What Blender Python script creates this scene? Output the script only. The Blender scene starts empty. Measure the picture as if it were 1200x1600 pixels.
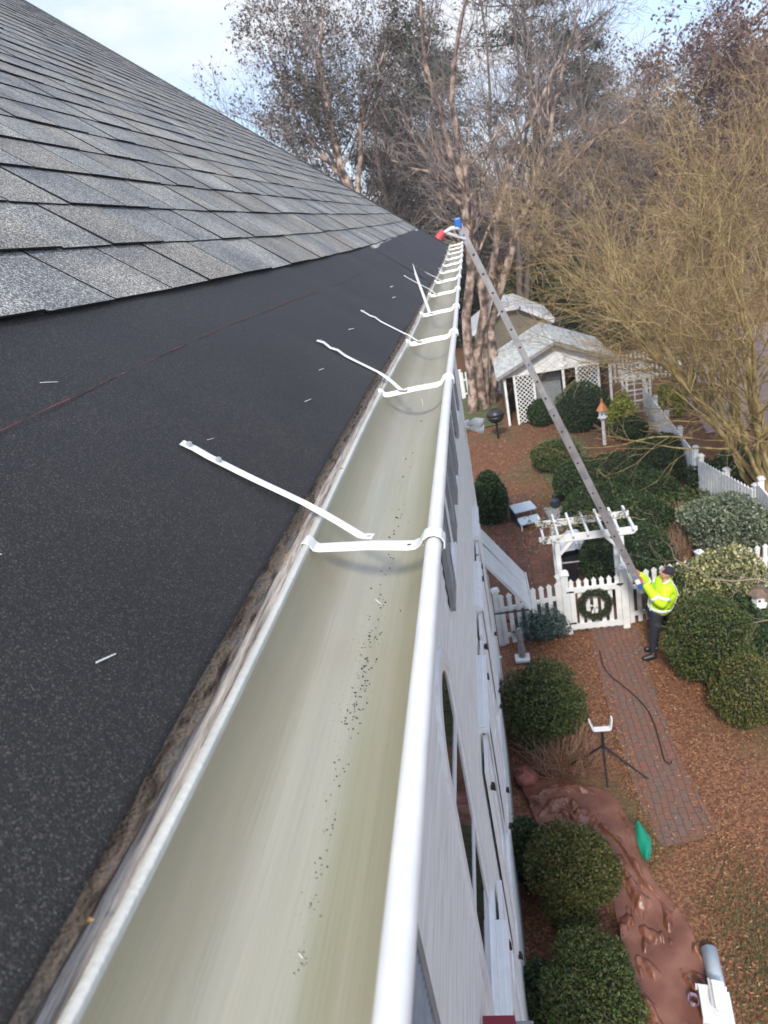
import bpy, math, random
import numpy as np
from mathutils import Vector, Matrix

scene = bpy.context.scene
C = bpy.context.collection
rad = math.radians

# ------------------------------------------------------------------ camera
FPX = 1115.0
YD = np.array([123., -464., FPX]); YD /= np.linalg.norm(YD)
DD = np.array([560., 2828., FPX]); DD -= DD.dot(YD) * YD; DD /= np.linalg.norm(DD)
XD = np.cross(DD, YD); XD = XD if XD[0] > 0 else -XD
HC = 8.0                                   # camera height above the yard
def wv(i): return np.array([XD[i], YD[i], -DD[i]])   # world vector of camera right / down / forward
cam_d = bpy.data.cameras.new("camera"); cam = bpy.data.objects.new("camera", cam_d); C.objects.link(cam)
r_, u_, b_ = wv(0), -wv(1), -wv(2)
cam.matrix_world = Matrix(((r_[0], u_[0], b_[0], 0), (r_[1], u_[1], b_[1], 0), (r_[2], u_[2], b_[2], HC), (0, 0, 0, 1)))
cam_d.sensor_fit = 'HORIZONTAL'; cam_d.lens = 6.86; cam_d.sensor_width = 6.86 * 1200 / FPX
cam_d.clip_start = 0.02; cam_d.clip_end = 2000
cam_d.dof.use_dof = True; cam_d.dof.focus_distance = 1.35; cam_d.dof.aperture_fstop = 2.6
scene.camera = cam

# ------------------------------------------------------------------ world, sun, exposure
SUN_EL, SUN_AZ = 42.0, 186.0               # azimuth measured from +Y (ahead) towards +X (right)
W = bpy.data.worlds.new("World"); scene.world = W; W.use_nodes = True
nt = W.node_tree; nt.nodes.clear()
def N(t, **k):
    n = nt.nodes.new(t)
    for a, v in k.items(): setattr(n, a, v)
    return n
out = N('ShaderNodeOutputWorld'); bg = N('ShaderNodeBackground'); bg.inputs[1].default_value = 0.125
sky = N('ShaderNodeTexSky'); sky.sky_type = 'NISHITA'; sky.sun_disc = False
sky.sun_elevation = rad(SUN_EL); sky.sun_rotation = rad(SUN_AZ)
tc = N('ShaderNodeTexCoord'); mp = N('ShaderNodeMapping'); mp.inputs['Scale'].default_value = (1, 1, 2.4)
n1 = N('ShaderNodeTexNoise'); n1.inputs['Scale'].default_value = 3.4; n1.inputs['Detail'].default_value = 7; n1.inputs['Roughness'].default_value = .55
cr = N('ShaderNodeValToRGB'); cr.color_ramp.elements[0].position = .41; cr.color_ramp.elements[1].position = .64
mx = N('ShaderNodeMix', data_type='RGBA')
mx.inputs['B'].default_value = (6.7, 6.85, 7.3, 1)
sc_ = N('ShaderNodeMix', data_type='RGBA', blend_type='ADD'); sc_.inputs['Factor'].default_value = 1; sc_.inputs['B'].default_value = (1.3, 1.8, 3.3, 1)
nt.links.new(tc.outputs['Generated'], mp.inputs[0]); nt.links.new(mp.outputs[0], n1.inputs['Vector'])
nt.links.new(n1.outputs['Fac'], cr.inputs[0])
nt.links.new(sky.outputs[0], sc_.inputs['A']); nt.links.new(sc_.outputs['Result'], mx.inputs['A'])
nt.links.new(cr.outputs[0], mx.inputs['Factor']); nt.links.new(mx.outputs['Result'], bg.inputs[0]); nt.links.new(bg.outputs[0], out.inputs[0])
sd = bpy.data.lights.new("sun", 'SUN'); so = bpy.data.objects.new("sun", sd); C.objects.link(so)
sd.energy = 3.3; sd.angle = rad(8); sd.color = (1, .95, .87)
sv = Vector((math.sin(rad(SUN_AZ)) * math.cos(rad(SUN_EL)), math.cos(rad(SUN_AZ)) * math.cos(rad(SUN_EL)), math.sin(rad(SUN_EL))))
so.rotation_euler = sv.to_track_quat('Z', 'Y').to_euler()
scene.view_settings.view_transform = 'Standard'; scene.view_settings.look = 'None'
scene.view_settings.exposure = 0.42; scene.view_settings.gamma = 1
scene.render.resolution_x = 768; scene.render.resolution_y = 1024

# ------------------------------------------------------------------ positions
def ray(px, py):
    v = (px - 600) * wv(0) + (py - 800) * wv(1) + FPX * wv(2)
    return v
def atz(px, py, z=0.0):                    # point of height z
    v = ray(px, py); return np.array([0, 0, HC]) + v * ((z - HC) / v[2])
def aty(px, py, y):                        # point at distance y
    v = ray(px, py); return np.array([0, 0, HC]) + v * (y / v[1])

# ------------------------------------------------------------------ materials
def mat(name, col, rough=.6, metal=0.0, var=None, vscale=8, vstretch=(1, 1, 1), bump=0, bscale=60, bstretch=(1, 1, 1), detail=6,
        island=None, spec=.5, ramp=(.35, .65), sheen=0, trans=0):
    m = bpy.data.materials.new(name); m.use_nodes = True; t = m.node_tree; nd = t.nodes; L = t.links
    b = nd['Principled BSDF']; b.inputs['Base Color'].default_value = (*col, 1); b.inputs['Roughness'].default_value = rough
    b.inputs['Metallic'].default_value = metal; b.inputs['Specular IOR Level'].default_value = spec
    g = nd.new('ShaderNodeTexCoord'); cur = None
    def noise(scale, stretch, det=detail):
        mpn = nd.new('ShaderNodeMapping'); mpn.inputs['Scale'].default_value = stretch
        L.new(g.outputs['Object'], mpn.inputs[0]); n = nd.new('ShaderNodeTexNoise')
        n.inputs['Scale'].default_value = scale; n.inputs['Detail'].default_value = det; L.new(mpn.outputs[0], n.inputs['Vector']); return n
    if var is not None:
        n = noise(vscale, vstretch); r = nd.new('ShaderNodeValToRGB'); r.color_ramp.elements[0].position = ramp[0]; r.color_ramp.elements[1].position = ramp[1]
        cols = [col] + (list(var) if isinstance(var[0], (tuple, list)) else [var])
        r.color_ramp.elements[0].color = (*cols[0], 1); r.color_ramp.elements[1].color = (*cols[-1], 1)
        for i, c in enumerate(cols[1:-1]):
            e = r.color_ramp.elements.new(ramp[0] + (ramp[1] - ramp[0]) * (i + 1) / (len(cols) - 1)); e.color = (*c, 1)
        L.new(n.outputs['Fac'], r.inputs[0]); cur = r.outputs[0]
    if island is not None:
        ge = nd.new('ShaderNodeNewGeometry'); r2 = nd.new('ShaderNodeValToRGB')
        cols = island
        r2.color_ramp.elements[0].color = (*cols[0], 1); r2.color_ramp.elements[1].color = (*cols[-1], 1); r2.color_ramp.elements[0].position = 0
        for i, c in enumerate(cols[1:-1]):
            e = r2.color_ramp.elements.new((i + 1) / (len(cols) - 1)); e.color = (*c, 1)
        L.new(ge.outputs['Random Per Island'], r2.inputs[0])
        if cur is None: cur = r2.outputs[0]
        else:
            mm = nd.new('ShaderNodeMix'); mm.data_type = 'RGBA'; mm.inputs['Factor'].default_value = .5
            L.new(cur, mm.inputs['A']); L.new(r2.outputs[0], mm.inputs['B']); cur = mm.outputs['Result']
    if cur is not None: L.new(cur, b.inputs['Base Color'])
    if bump:
        n = noise(bscale, bstretch, 4); bp = nd.new('ShaderNodeBump'); bp.inputs['Strength'].default_value = bump; bp.inputs['Distance'].default_value = .01
        L.new(n.outputs['Fac'], bp.inputs['Height']); L.new(bp.outputs[0], b.inputs['Normal'])
    m['col_out'] = 0
    return m

M = {}
M['white'] = mat('white_paint', (.74, .76, .76), .38, var=(.80, .81, .80), vscale=14, bump=.03, bscale=90)
M['white_metal'] = mat('white_coated_metal', (.66, .67, .66), .34, var=(.74, .74, .72), vscale=30, bump=.02, bscale=200)
M['fence_white'] = mat('fence_white', (.66, .67, .66), .55, var=(.80, .80, .78), vscale=5, bump=.1, bscale=30)
M['siding'] = mat('white_siding', (.58, .60, .56), .6, var=[(.68, .70, .66), (.76, .78, .74)], vscale=26, vstretch=(1, .12, 3), bump=.12, bscale=120, bstretch=(1, .06, 1))
M['soffit'] = mat('soffit_white', (.72, .73, .73), .5)
M['glass'] = mat('window_glass', (.03, .035, .035), .04, spec=.9)
M['shutter_grey'] = mat('shutter_grey', (.20, .215, .22), .5, var=(.27, .28, .28), vscale=12)
M['black'] = mat('black_iron', (.015, .015, .017), .45)
M['black_plastic'] = mat('black_plastic', (.02, .02, .022), .4, var=(.035, .035, .04), vscale=20)
M['dark_glass'] = mat('covered_dark', (.03, .032, .04), .25)
M['alu'] = mat('ladder_aluminium', (.36, .36, .37), .45, metal=.55, var=(.50, .50, .51), vscale=6, vstretch=(1, 1, 1), bump=.05, bscale=80)
M['alu_worn'] = mat('ladder_worn', (.24, .23, .24), .5, metal=.45, var=(.36, .35, .36), vscale=5, bump=.05, bscale=80)
M['red_rubber'] = mat('red_rubber', (.50, .07, .08), .6)
M['blue'] = mat('blue_plastic', (.02, .12, .42), .4)
M['wood_edge'] = mat('weathered_deck_edge', (.07, .05, .036), .85, var=[(.30, .205, .13), (.62, .43, .28), (.46, .37, .28), (.24, .20, .16)], vscale=42, vstretch=(2.5, .5, 2.5), bump=1.0, bscale=300, bstretch=(1, 1, 1), detail=10, ramp=(.3, .72))
M['fascia_dark'] = mat('fascia_old_wood', (.22, .19, .16), .85, var=[(.36, .32, .28), (.12, .10, .085)], vscale=14, vstretch=(4, .6, 4), bump=.6, bscale=70, bstretch=(1, .15, 1))
M['stone'] = mat('grey_stone', (.20, .19, .18), .85, var=(.32, .31, .29), vscale=10, bump=.3)
M['bark'] = mat('grey_brown_bark', (.10, .075, .06), .9, var=(.20, .16, .13), vscale=10, vstretch=(1, 1, .3), bump=.6, bscale=30)
M['birch'] = mat('peeling_birch_bark', (.05, .037, .032), .92, var=[(.14, .10, .082), (.30, .21, .165), (.50, .385, .31), (.25, .19, .16)], vscale=3.4, vstretch=(1, 1, .8), bump=1, bscale=14, ramp=(.35, .72), detail=13)
M['twig_grey'] = mat('grey_twigs', (.10, .08, .075), .85, island=[(.12, .098, .095), (.21, .17, .155), (.32, .265, .235)])
M['twig_pale'] = mat('pale_twigs', (.32, .24, .18), .85, island=[(.20, .15, .12), (.36, .27, .21)])
M['twig_gold'] = mat('ochre_twigs', (.20, .14, .06), .85, island=[(.12, .075, .037), (.21, .14, .062), (.32, .225, .10), (.44, .335, .17)])
M['stem_gold'] = mat('ochre_stem', (.14, .10, .035), .85, var=[(.26, .19, .065), (.38, .30, .14)], vscale=6, vstretch=(1, 1, .4), bump=.3, bscale=20)
M['twig_brown'] = mat('brown_twigs', (.12, .085, .06), .85, island=[(.10, .068, .046), (.175, .12, .076), (.25, .175, .105), (.35, .25, .14)])
M['stem_brown'] = mat('brown_stem', (.10, .075, .045), .85, var=[(.19, .145, .085), (.28, .22, .14)], vscale=6, vstretch=(1, 1, .4), bump=.3, bscale=20)
M['twig_red'] = mat('russet_twigs', (.16, .08, .06), .85, island=[(.10, .06, .052), (.17, .095, .075), (.24, .14, .10)])
M['box_dark'] = mat('boxwood_leaf', (.02, .05, .018), .55, spec=.28, island=[(.014, .026, .009), (.028, .050, .015), (.065, .10, .032)])
M['box_mid'] = mat('shrub_leaf_green', (.04, .08, .02), .55, spec=.28, island=[(.018, .036, .012), (.042, .072, .018), (.085, .11, .026), (.12, .10, .04)])
M['yew'] = mat('yellow_green_leaf', (.06, .09, .02), .55, spec=.28, island=[(.022, .042, .012), (.060, .082, .018), (.115, .115, .028), (.17, .12, .045)])
M['bluegreen'] = mat('blue_green_needles', (.04, .08, .07), .6, island=[(.02, .05, .042), (.05, .09, .08), (.09, .14, .12)])
M['sage'] = mat('grey_green_leaf', (.09, .12, .07), .6, island=[(.04, .065, .035), (.12, .15, .09), (.25, .27, .17)])
M['varieg'] = mat('cream_edged_leaf', (.2, .2, .08), .6, island=[(.05, .08, .03), (.20, .20, .08), (.46, .42, .19)])
M['pine'] = mat('pine_needles', (.03, .05, .03), .7, island=[(.028, .042, .028), (.05, .068, .042), (.085, .10, .06)])
M['oldleaf'] = mat('olive_brown_leaf', (.06, .06, .04), .7, island=[(.035, .036, .028), (.075, .068, .048), (.12, .095, .07)])
M['russetleaf'] = mat('russet_leaf', (.12, .06, .05), .7, island=[(.07, .04, .036), (.14, .075, .06), (.20, .12, .09)])
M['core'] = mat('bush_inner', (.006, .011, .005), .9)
M['grass'] = mat('grass_blade', (.07, .10, .03), .7, island=[(.05, .08, .02), (.11, .12, .045), (.20, .165, .08)])
M['litter'] = mat('dead_leaf', (.2, .1, .05), .75, island=[(.11, .042, .018), (.24, .09, .036), (.32, .14, .06), (.42, .25, .13)])
M['wreath'] = mat('wreath_needles', (.02, .04, .015), .6, island=[(.012, .028, .010), (.035, .055, .018), (.07, .05, .02)])
M['tarp'] = mat('brown_tarp', (.12, .043, .024), .34, var=[(.18, .068, .040), (.25, .112, .072)], vscale=2.2, bump=.25, bscale=25)
M['green_sheet'] = mat('green_sheet', (.005, .26, .15), .4)
M['pipe'] = mat('pale_blue_vinyl', (.62, .70, .74), .4, var=(.74, .79, .81), vscale=3)
M['hivis'] = mat('hi_vis_yellow', (.47, .78, .012), .6, var=(.60, .90, .02), vscale=8, bump=.35, bscale=9)
M['reflect'] = mat('silver_tape', (.80, .82, .80), .35)
M['navy'] = mat('navy_cloth', (.012, .014, .024), .8, var=(.022, .024, .036), vscale=10)
M['beanie'] = mat('dark_knit', (.02, .02, .028), .9, bump=.4, bscale=120)
M['skin'] = mat('skin', (.50, .25, .18), .5)
M['glove'] = mat('orange_glove', (.55, .16, .05), .6)
M['shed_roof'] = mat('pale_shingle', (.36, .38, .36), .8, var=[(.50, .52, .49), (.60, .61, .58)], vscale=5, vstretch=(1, .3, 3), bump=.3, bscale=20)
M['roof_white'] = mat('white_metal_roof', (.84, .84, .84), .35)
M['tan_wall'] = mat('tan_wall', (.25, .215, .15), .8, var=(.29, .25, .18), vscale=3)
M['copper'] = mat('copper_roof', (.62, .25, .09), .35, metal=.4)
M['brown_roof'] = mat('brown_bird_roof', (.13, .085, .06), .8, var=(.20, .14, .10), vscale=20)
M['pale_blue'] = mat('pale_blue_board', (.50, .62, .70), .35, var=(.58, .69, .76), vscale=6)
M['awning'] = mat('pale_grey_board', (.50, .52, .51), .5, var=(.58, .60, .59), vscale=6)
M['dark_red'] = mat('dark_red_paint', (.22, .02, .035), .6)
M['grey_plastic'] = mat('grey_sheet_plastic', (.40, .42, .44), .2, var=(.62, .64, .66), vscale=7, bump=.6, bscale=14)
M['terracotta'] = mat('red_cushion', (.34, .11, .08), .7, var=(.25, .08, .06), vscale=6)
M['asphalt'] = mat('driveway_surface', (.26, .20, .19), .9, var=(.33, .26, .24), vscale=1.2)
M['grit'] = mat('dark_grit', (.02, .018, .015), .8)
M['cut_edge'] = mat('shingle_cut_edge', (.010, .010, .011), .9)
M['scrap'] = mat('pale_scrap', (.75, .76, .74), .4)
M['galv'] = mat('galvanised_screw', (.55, .60, .58), .35, metal=.7)
M['chalk'] = mat('red_chalk', (.15, .036, .034), .9, var=(.03, .02, .022), vscale=45, vstretch=(1, 1, 1), ramp=(.42, .6))
M['adhesive'] = mat('pale_adhesive_strip', (.22, .22, .21), .8, var=(.50, .49, .47), vscale=9, bump=.5, bscale=40)
M['dryleaf'] = mat('curled_leaf', (.30, .19, .06), .7)
M['drygrass'] = mat('dry_stalk', (.30, .17, .10), .8, island=[(.15, .07, .045), (.30, .17, .11), (.40, .26, .17)])
M['ygreen'] = mat('lime_leaf', (.2, .25, .03), .6, island=[(.10, .15, .02), (.26, .28, .03), (.36, .36, .07)])

def nodes_of(m):
    t = m.node_tree; return t, t.nodes, t.links, t.nodes['Principled BSDF']

# gutter lining: dull cream-olive with stains and soft reflections painted as bands along the run
m = bpy.data.materials.new('gutter_lining'); m.use_nodes = True; t, nd, L, b = nodes_of(m)
tcn = nd.new('ShaderNodeTexCoord'); m1 = nd.new('ShaderNodeMapping'); m1.inputs['Scale'].default_value = (20, .55, 9)
na = nd.new('ShaderNodeTexNoise'); na.inputs['Scale'].default_value = 1.0; na.inputs['Detail'].default_value = 6
L.new(tcn.outputs['Object'], m1.inputs[0]); L.new(m1.outputs[0], na.inputs['Vector'])
r = nd.new('ShaderNodeValToRGB'); r.color_ramp.elements[0].position = .3; r.color_ramp.elements[1].position = .7
r.color_ramp.elements[0].color = (.325, .315, .205, 1); r.color_ramp.elements[1].color = (.49, .465, .37, 1)
e = r.color_ramp.elements.new(.5); e.color = (.41, .395, .295, 1)
L.new(na.outputs['Fac'], r.inputs[0])
m2 = nd.new('ShaderNodeMapping'); m2.inputs['Scale'].default_value = (400, 6, 400)
nb = nd.new('ShaderNodeTexNoise'); nb.inputs['Scale'].default_value = 1; nb.inputs['Detail'].default_value = 3
L.new(tcn.outputs['Object'], m2.inputs[0]); L.new(m2.outputs[0], nb.inputs['Vector'])
mm = nd.new('ShaderNodeMix'); mm.data_type = 'RGBA'; mm.blend_type = 'OVERLAY'; mm.inputs['Factor'].default_value = .13
L.new(r.outputs[0], mm.inputs['A']); L.new(nb.outputs['Fac'], mm.inputs['B'])
# blotchy dried-water stains
nc = nd.new('ShaderNodeTexNoise'); nc.inputs['Scale'].default_value = 3.2; nc.inputs['Detail'].default_value = 5
m3 = nd.new('ShaderNodeMapping'); m3.inputs['Scale'].default_value = (2.2, .8, 2.2); L.new(tcn.outputs['Object'], m3.inputs[0]); L.new(m3.outputs[0], nc.inputs['Vector'])
r3 = nd.new('ShaderNodeValToRGB'); r3.color_ramp.elements[0].position = .42; r3.color_ramp.elements[1].position = .66
r3.color_ramp.elements[0].color = (0, 0, 0, 1); r3.color_ramp.elements[1].color = (.5, .5, .5, 1)
m4 = nd.new('ShaderNodeMix'); m4.data_type = 'RGBA'; m4.inputs['B'].default_value = (.44, .39, .31, 1)
L.new(nc.outputs['Fac'], r3.inputs[0]); L.new(r3.outputs[0], m4.inputs['Factor']); L.new(mm.outputs['Result'], m4.inputs['A'])
L.new(m4.outputs['Result'], b.inputs['Base Color'])
b.inputs['Roughness'].default_value = .30; b.inputs['Metallic'].default_value = .35
b.inputs['Anisotropic'].default_value = 0
bp = nd.new('ShaderNodeBump'); bp.inputs['Strength'].default_value = .12; bp.inputs['Distance'].default_value = .002
L.new(nb.outputs['Fac'], bp.inputs['Height']); L.new(bp.outputs[0], b.inputs['Normal'])
M['lining'] = m
M['flange'] = mat('aged_white_metal', (.46, .46, .42), .5, var=(.60, .60, .56), vscale=18, vstretch=(1, .4, 1), bump=.2, bscale=200)
M['grey_wood'] = mat('grey_weathered_wood', (.18, .15, .125), .9, var=[(.38, .33, .28), (.52, .46, .40), (.26, .22, .18)], vscale=60, vstretch=(3, .12, 3), bump=.8, bscale=260, bstretch=(1, .06, 1), ramp=(.32, .7), detail=9)

# felt / roll roofing: near-black with mineral grains
def grains(name, dark, mid, light, scale, attr=False, bumps=.8, thr=.62, rough=.8, warm=None):
    m = bpy.data.materials.new(name); m.use_nodes = True; t, nd, L, b = nodes_of(m)
    g = nd.new('ShaderNodeTexCoord')
    v = nd.new('ShaderNodeTexVoronoi'); v.inputs['Scale'].default_value = scale; L.new(g.outputs['Object'], v.inputs['Vector'])
    sep = nd.new('ShaderNodeSeparateColor'); L.new(v.outputs['Color'], sep.inputs[0])
    r = nd.new('ShaderNodeValToRGB'); r.color_ramp.elements[0].position = 0; r.color_ramp.elements[1].position = 1
    r.color_ramp.elements[0].color = (*dark, 1); r.color_ramp.elements[1].color = (*light, 1)
    e = r.color_ramp.elements.new(thr); e.color = (*mid, 1)
    L.new(sep.outputs[0], r.inputs[0]); cur = r.outputs[0]
    n = nd.new('ShaderNodeTexNoise'); n.inputs['Scale'].default_value = 3.5; n.inputs['Detail'].default_value = 8; L.new(g.outputs['Object'], n.inputs['Vector'])
    r2 = nd.new('ShaderNodeValToRGB'); r2.color_ramp.elements[0].position = .3; r2.color_ramp.elements[1].position = .7
    r2.color_ramp.elements[0].color = (.66, .665, .69, 1); r2.color_ramp.elements[1].color = (1.28, 1.24, 1.18, 1)
    L.new(n.outputs['Fac'], r2.inputs[0])
    mu = nd.new('ShaderNodeMix'); mu.data_type = 'RGBA'; mu.blend_type = 'MULTIPLY'; mu.inputs['Factor'].default_value = 1
    L.new(cur, mu.inputs['A']); L.new(r2.outputs[0], mu.inputs['B']); cur = mu.outputs['Result']
    if attr:
        ge = nd.new('ShaderNodeNewGeometry'); r4 = nd.new('ShaderNodeValToRGB')
        r4.color_ramp.elements[0].color = (.88, .91, .95, 1); r4.color_ramp.elements[1].color = (1.22, 1.22, 1.2, 1)
        for p, c in ((.25, (.97, .99, 1.02)), (.5, (1.02, .99, .92)), (.62, (1.08, 1.02, .94)), (.8, (1.02, 1.06, 1.08))):
            e = r4.color_ramp.elements.new(p); e.color = (*c, 1)
        L.new(ge.outputs['Random Per Island'], r4.inputs[0])
        m5 = nd.new('ShaderNodeMix'); m5.data_type = 'RGBA'; m5.blend_type = 'MULTIPLY'; m5.inputs['Factor'].default_value = 1
        L.new(cur, m5.inputs['A']); L.new(r4.outputs[0], m5.inputs['B']); cur = m5.outputs['Result']
        at = nd.new('ShaderNodeAttribute'); at.attribute_name = 'band'      # printed darker band near the top of some tabs
        n5 = nd.new('ShaderNodeTexNoise'); n5.inputs['Scale'].default_value = 14; n5.inputs['Detail'].default_value = 6; L.new(g.outputs['Object'], n5.inputs['Vector'])
        ma = nd.new('ShaderNodeMath'); ma.operation = 'MULTIPLY_ADD'; ma.inputs[1].default_value = 1.2; ma.inputs[2].default_value = -.6
        L.new(n5.outputs['Fac'], ma.inputs[0]); mb_ = nd.new('ShaderNodeMath'); mb_.operation = 'ADD'; L.new(at.outputs['Fac'], mb_.inputs[0]); L.new(ma.outputs[0], mb_.inputs[1])
        mc = nd.new('ShaderNodeMapRange'); mc.inputs['From Min'].default_value = .45; mc.inputs['From Max'].default_value = .85; mc.inputs['To Max'].default_value = .5; L.new(mb_.outputs[0], mc.inputs['Value'])
        m6 = nd.new('ShaderNodeMix'); m6.data_type = 'RGBA'; m6.blend_type = 'MULTIPLY'; m6.inputs['B'].default_value = (.42, .47, .58, 1)
        L.new(mc.outputs[0], m6.inputs['Factor']); L.new(cur, m6.inputs['A']); cur = m6.outputs['Result']
    L.new(cur, b.inputs['Base Color']); b.inputs['Roughness'].default_value = rough
    bp = nd.new('ShaderNodeBump'); bp.inputs['Strength'].default_value = bumps; bp.inputs['Distance'].default_value = .0012
    L.new(v.outputs['Distance'], bp.inputs['Height']); L.new(bp.outputs[0], b.inputs['Normal'])
    return m
M['felt'] = grains('roll_roofing', (.0045, .0045, .005), (.0150, .0147, .0155), (.17, .15, .13), 1050, bumps=1.0, thr=.86, rough=.56)
M['shingle'] = grains('asphalt_shingle', (.070, .071, .070), (.170, .170, .162), (.62, .62, .58), 430, attr=True, bumps=.8, thr=.6, rough=.75)

# yard soil with bark mulch
m = bpy.data.materials.new('mulch_ground'); m.use_nodes = True; t, nd, L, b = nodes_of(m)
g = nd.new('ShaderNodeTexCoord')
na = nd.new('ShaderNodeTexNoise'); na.inputs['Scale'].default_value = .35; na.inputs['Detail'].default_value = 8; L.new(g.outputs['Object'], na.inputs['Vector'])
nb = nd.new('ShaderNodeTexVoronoi'); nb.inputs['Scale'].default_value = 38; L.new(g.outputs['Object'], nb.inputs['Vector'])
sp = nd.new('ShaderNodeSeparateColor'); L.new(nb.outputs['Color'], sp.inputs[0])
r = nd.new('ShaderNodeValToRGB'); r.color_ramp.elements[0].color = (.09, .036, .019, 1); r.color_ramp.elements[1].color = (.31, .145, .068, 1)
e = r.color_ramp.elements.new(.5); e.color = (.175, .072, .035, 1); L.new(sp.outputs[0], r.inputs[0])
r2 = nd.new('ShaderNodeValToRGB'); r2.color_ramp.elements[0].position = .5; r2.color_ramp.elements[1].position = .64
L.new(na.outputs['Fac'], r2.inputs[0])
mm = nd.new('ShaderNodeMix'); mm.data_type = 'RGBA'; mm.inputs['B'].default_value = (.11, .10, .045, 1)
mu = nd.new('ShaderNodeMath'); mu.operation = 'MULTIPLY'; mu.inputs[1].default_value = .6; L.new(r2.outputs[0], mu.inputs[0]); L.new(mu.outputs[0], mm.inputs['Factor'])
L.new(r.outputs[0], mm.inputs['A']); L.new(mm.outputs['Result'], b.inputs['Base Color']); b.inputs['Roughness'].default_value = .9
bp = nd.new('ShaderNodeBump'); bp.inputs['Strength'].default_value = .8; bp.inputs['Distance'].default_value = .03
L.new(sp.outputs[1], bp.inputs['Height']); L.new(bp.outputs[0], b.inputs['Normal'])
M['ground'] = m

def brick(name, cols, mortar, scale, rot, dirt, bw=.5, rh=.25):
    m = bpy.data.materials.new(name); m.use_nodes = True; t, nd, L, b = nodes_of(m)
    g = nd.new('ShaderNodeTexCoord'); mp_ = nd.new('ShaderNodeMapping'); mp_.inputs['Rotation'].default_value = (0, 0, rot)
    nz = nd.new('ShaderNodeTexNoise'); nz.inputs['Scale'].default_value = 1.6; L.new(g.outputs['Object'], nz.inputs['Vector'])
    ad = nd.new('ShaderNodeMix'); ad.data_type = 'RGBA'; ad.blend_type = 'LINEAR_LIGHT'; ad.inputs['Factor'].default_value = .05
    L.new(g.outputs['Object'], ad.inputs['A']); L.new(nz.outputs['Color'], ad.inputs['B'])
    L.new(ad.outputs['Result'], mp_.inputs[0])
    bt = nd.new('ShaderNodeTexBrick'); bt.inputs['Scale'].default_value = scale; bt.inputs['Brick Width'].default_value = bw; bt.inputs['Row Height'].default_value = rh
    bt.inputs['Color1'].default_value = (*cols[0], 1); bt.inputs['Color2'].default_value = (*cols[1], 1); bt.inputs['Mortar'].default_value = (*mortar, 1)
    bt.inputs['Mortar Size'].default_value = .014; bt.inputs['Mortar Smooth'].default_value = .3; L.new(mp_.outputs[0], bt.inputs['Vector'])
    n = nd.new('ShaderNodeTexNoise'); n.inputs['Scale'].default_value = 2.5; n.inputs['Detail'].default_value = 9; n.inputs['Roughness'].default_value = .7; L.new(g.outputs['Object'], n.inputs['Vector'])
    r = nd.new('ShaderNodeValToRGB'); r.color_ramp.elements[0].position = .45; r.color_ramp.elements[1].position = .68; L.new(n.outputs['Fac'], r.inputs[0])
    mu = nd.new('ShaderNodeMath'); mu.operation = 'MULTIPLY'; mu.inputs[1].default_value = .7; L.new(r.outputs[0], mu.inputs[0])
    mm = nd.new('ShaderNodeMix'); mm.data_type = 'RGBA'; mm.inputs['B'].default_value = (*dirt, 1)
    L.new(mu.outputs[0], mm.inputs['Factor']); L.new(bt.outputs['Color'], mm.inputs['A']); L.new(mm.outputs['Result'], b.inputs['Base Color'])
    b.inputs['Roughness'].default_value = .85
    bp = nd.new('ShaderNodeBump'); bp.inputs['Strength'].default_value = .5; bp.inputs['Distance'].default_value = .012; bp.invert = True
    L.new(bt.outputs['Fac'], bp.inputs['Height']); L.new(bp.outputs[0], b.inputs['Normal'])
    return m
M['brick'] = brick('brick_paving', ((.20, .085, .06), (.145, .098, .082)), (.055, .040, .028), 2.45, math.pi / 2, (.16, .085, .05))
M['brick2'] = brick('old_brick_paving', ((.19, .075, .045), (.10, .058, .040)), (.035, .028, .020), 2.0, math.pi / 2, (.11, .055, .034), bw=.5, rh=.5)

# ------------------------------------------------------------------ mesh helpers
def finish(o, m, parent):
    C.objects.link(o)
    if m is not None: o.data.materials.append(m)
    if parent is not None: o.parent = parent
    return o
def root_of(p):
    while p is not None and p.parent is not None: p = p.parent
    return p
def offset(parent):
    r = root_of(parent)
    return np.array(r.location[:]) if r is not None else np.zeros(3)
def npmesh(name, V, F, m=None, parent=None, smooth=False):
    V = np.asarray(V, float) - offset(parent); F = np.asarray(F, np.int32); k = F.shape[1]
    me = bpy.data.meshes.new(name); me.vertices.add(len(V)); me.vertices.foreach_set('co', V.astype(np.float32).ravel())
    me.loops.add(F.size); me.loops.foreach_set('vertex_index', F.ravel())
    me.polygons.add(len(F)); me.polygons.foreach_set('loop_start', np.arange(0, F.size, k, dtype=np.int32))
    try: me.polygons.foreach_set('loop_total', np.full(len(F), k, np.int32))
    except Exception: pass
    me.polygons.foreach_set('use_smooth', np.full(len(F), smooth)); me.update(calc_edges=True)
    return finish(bpy.data.objects.new(name, me), m, parent)

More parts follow.
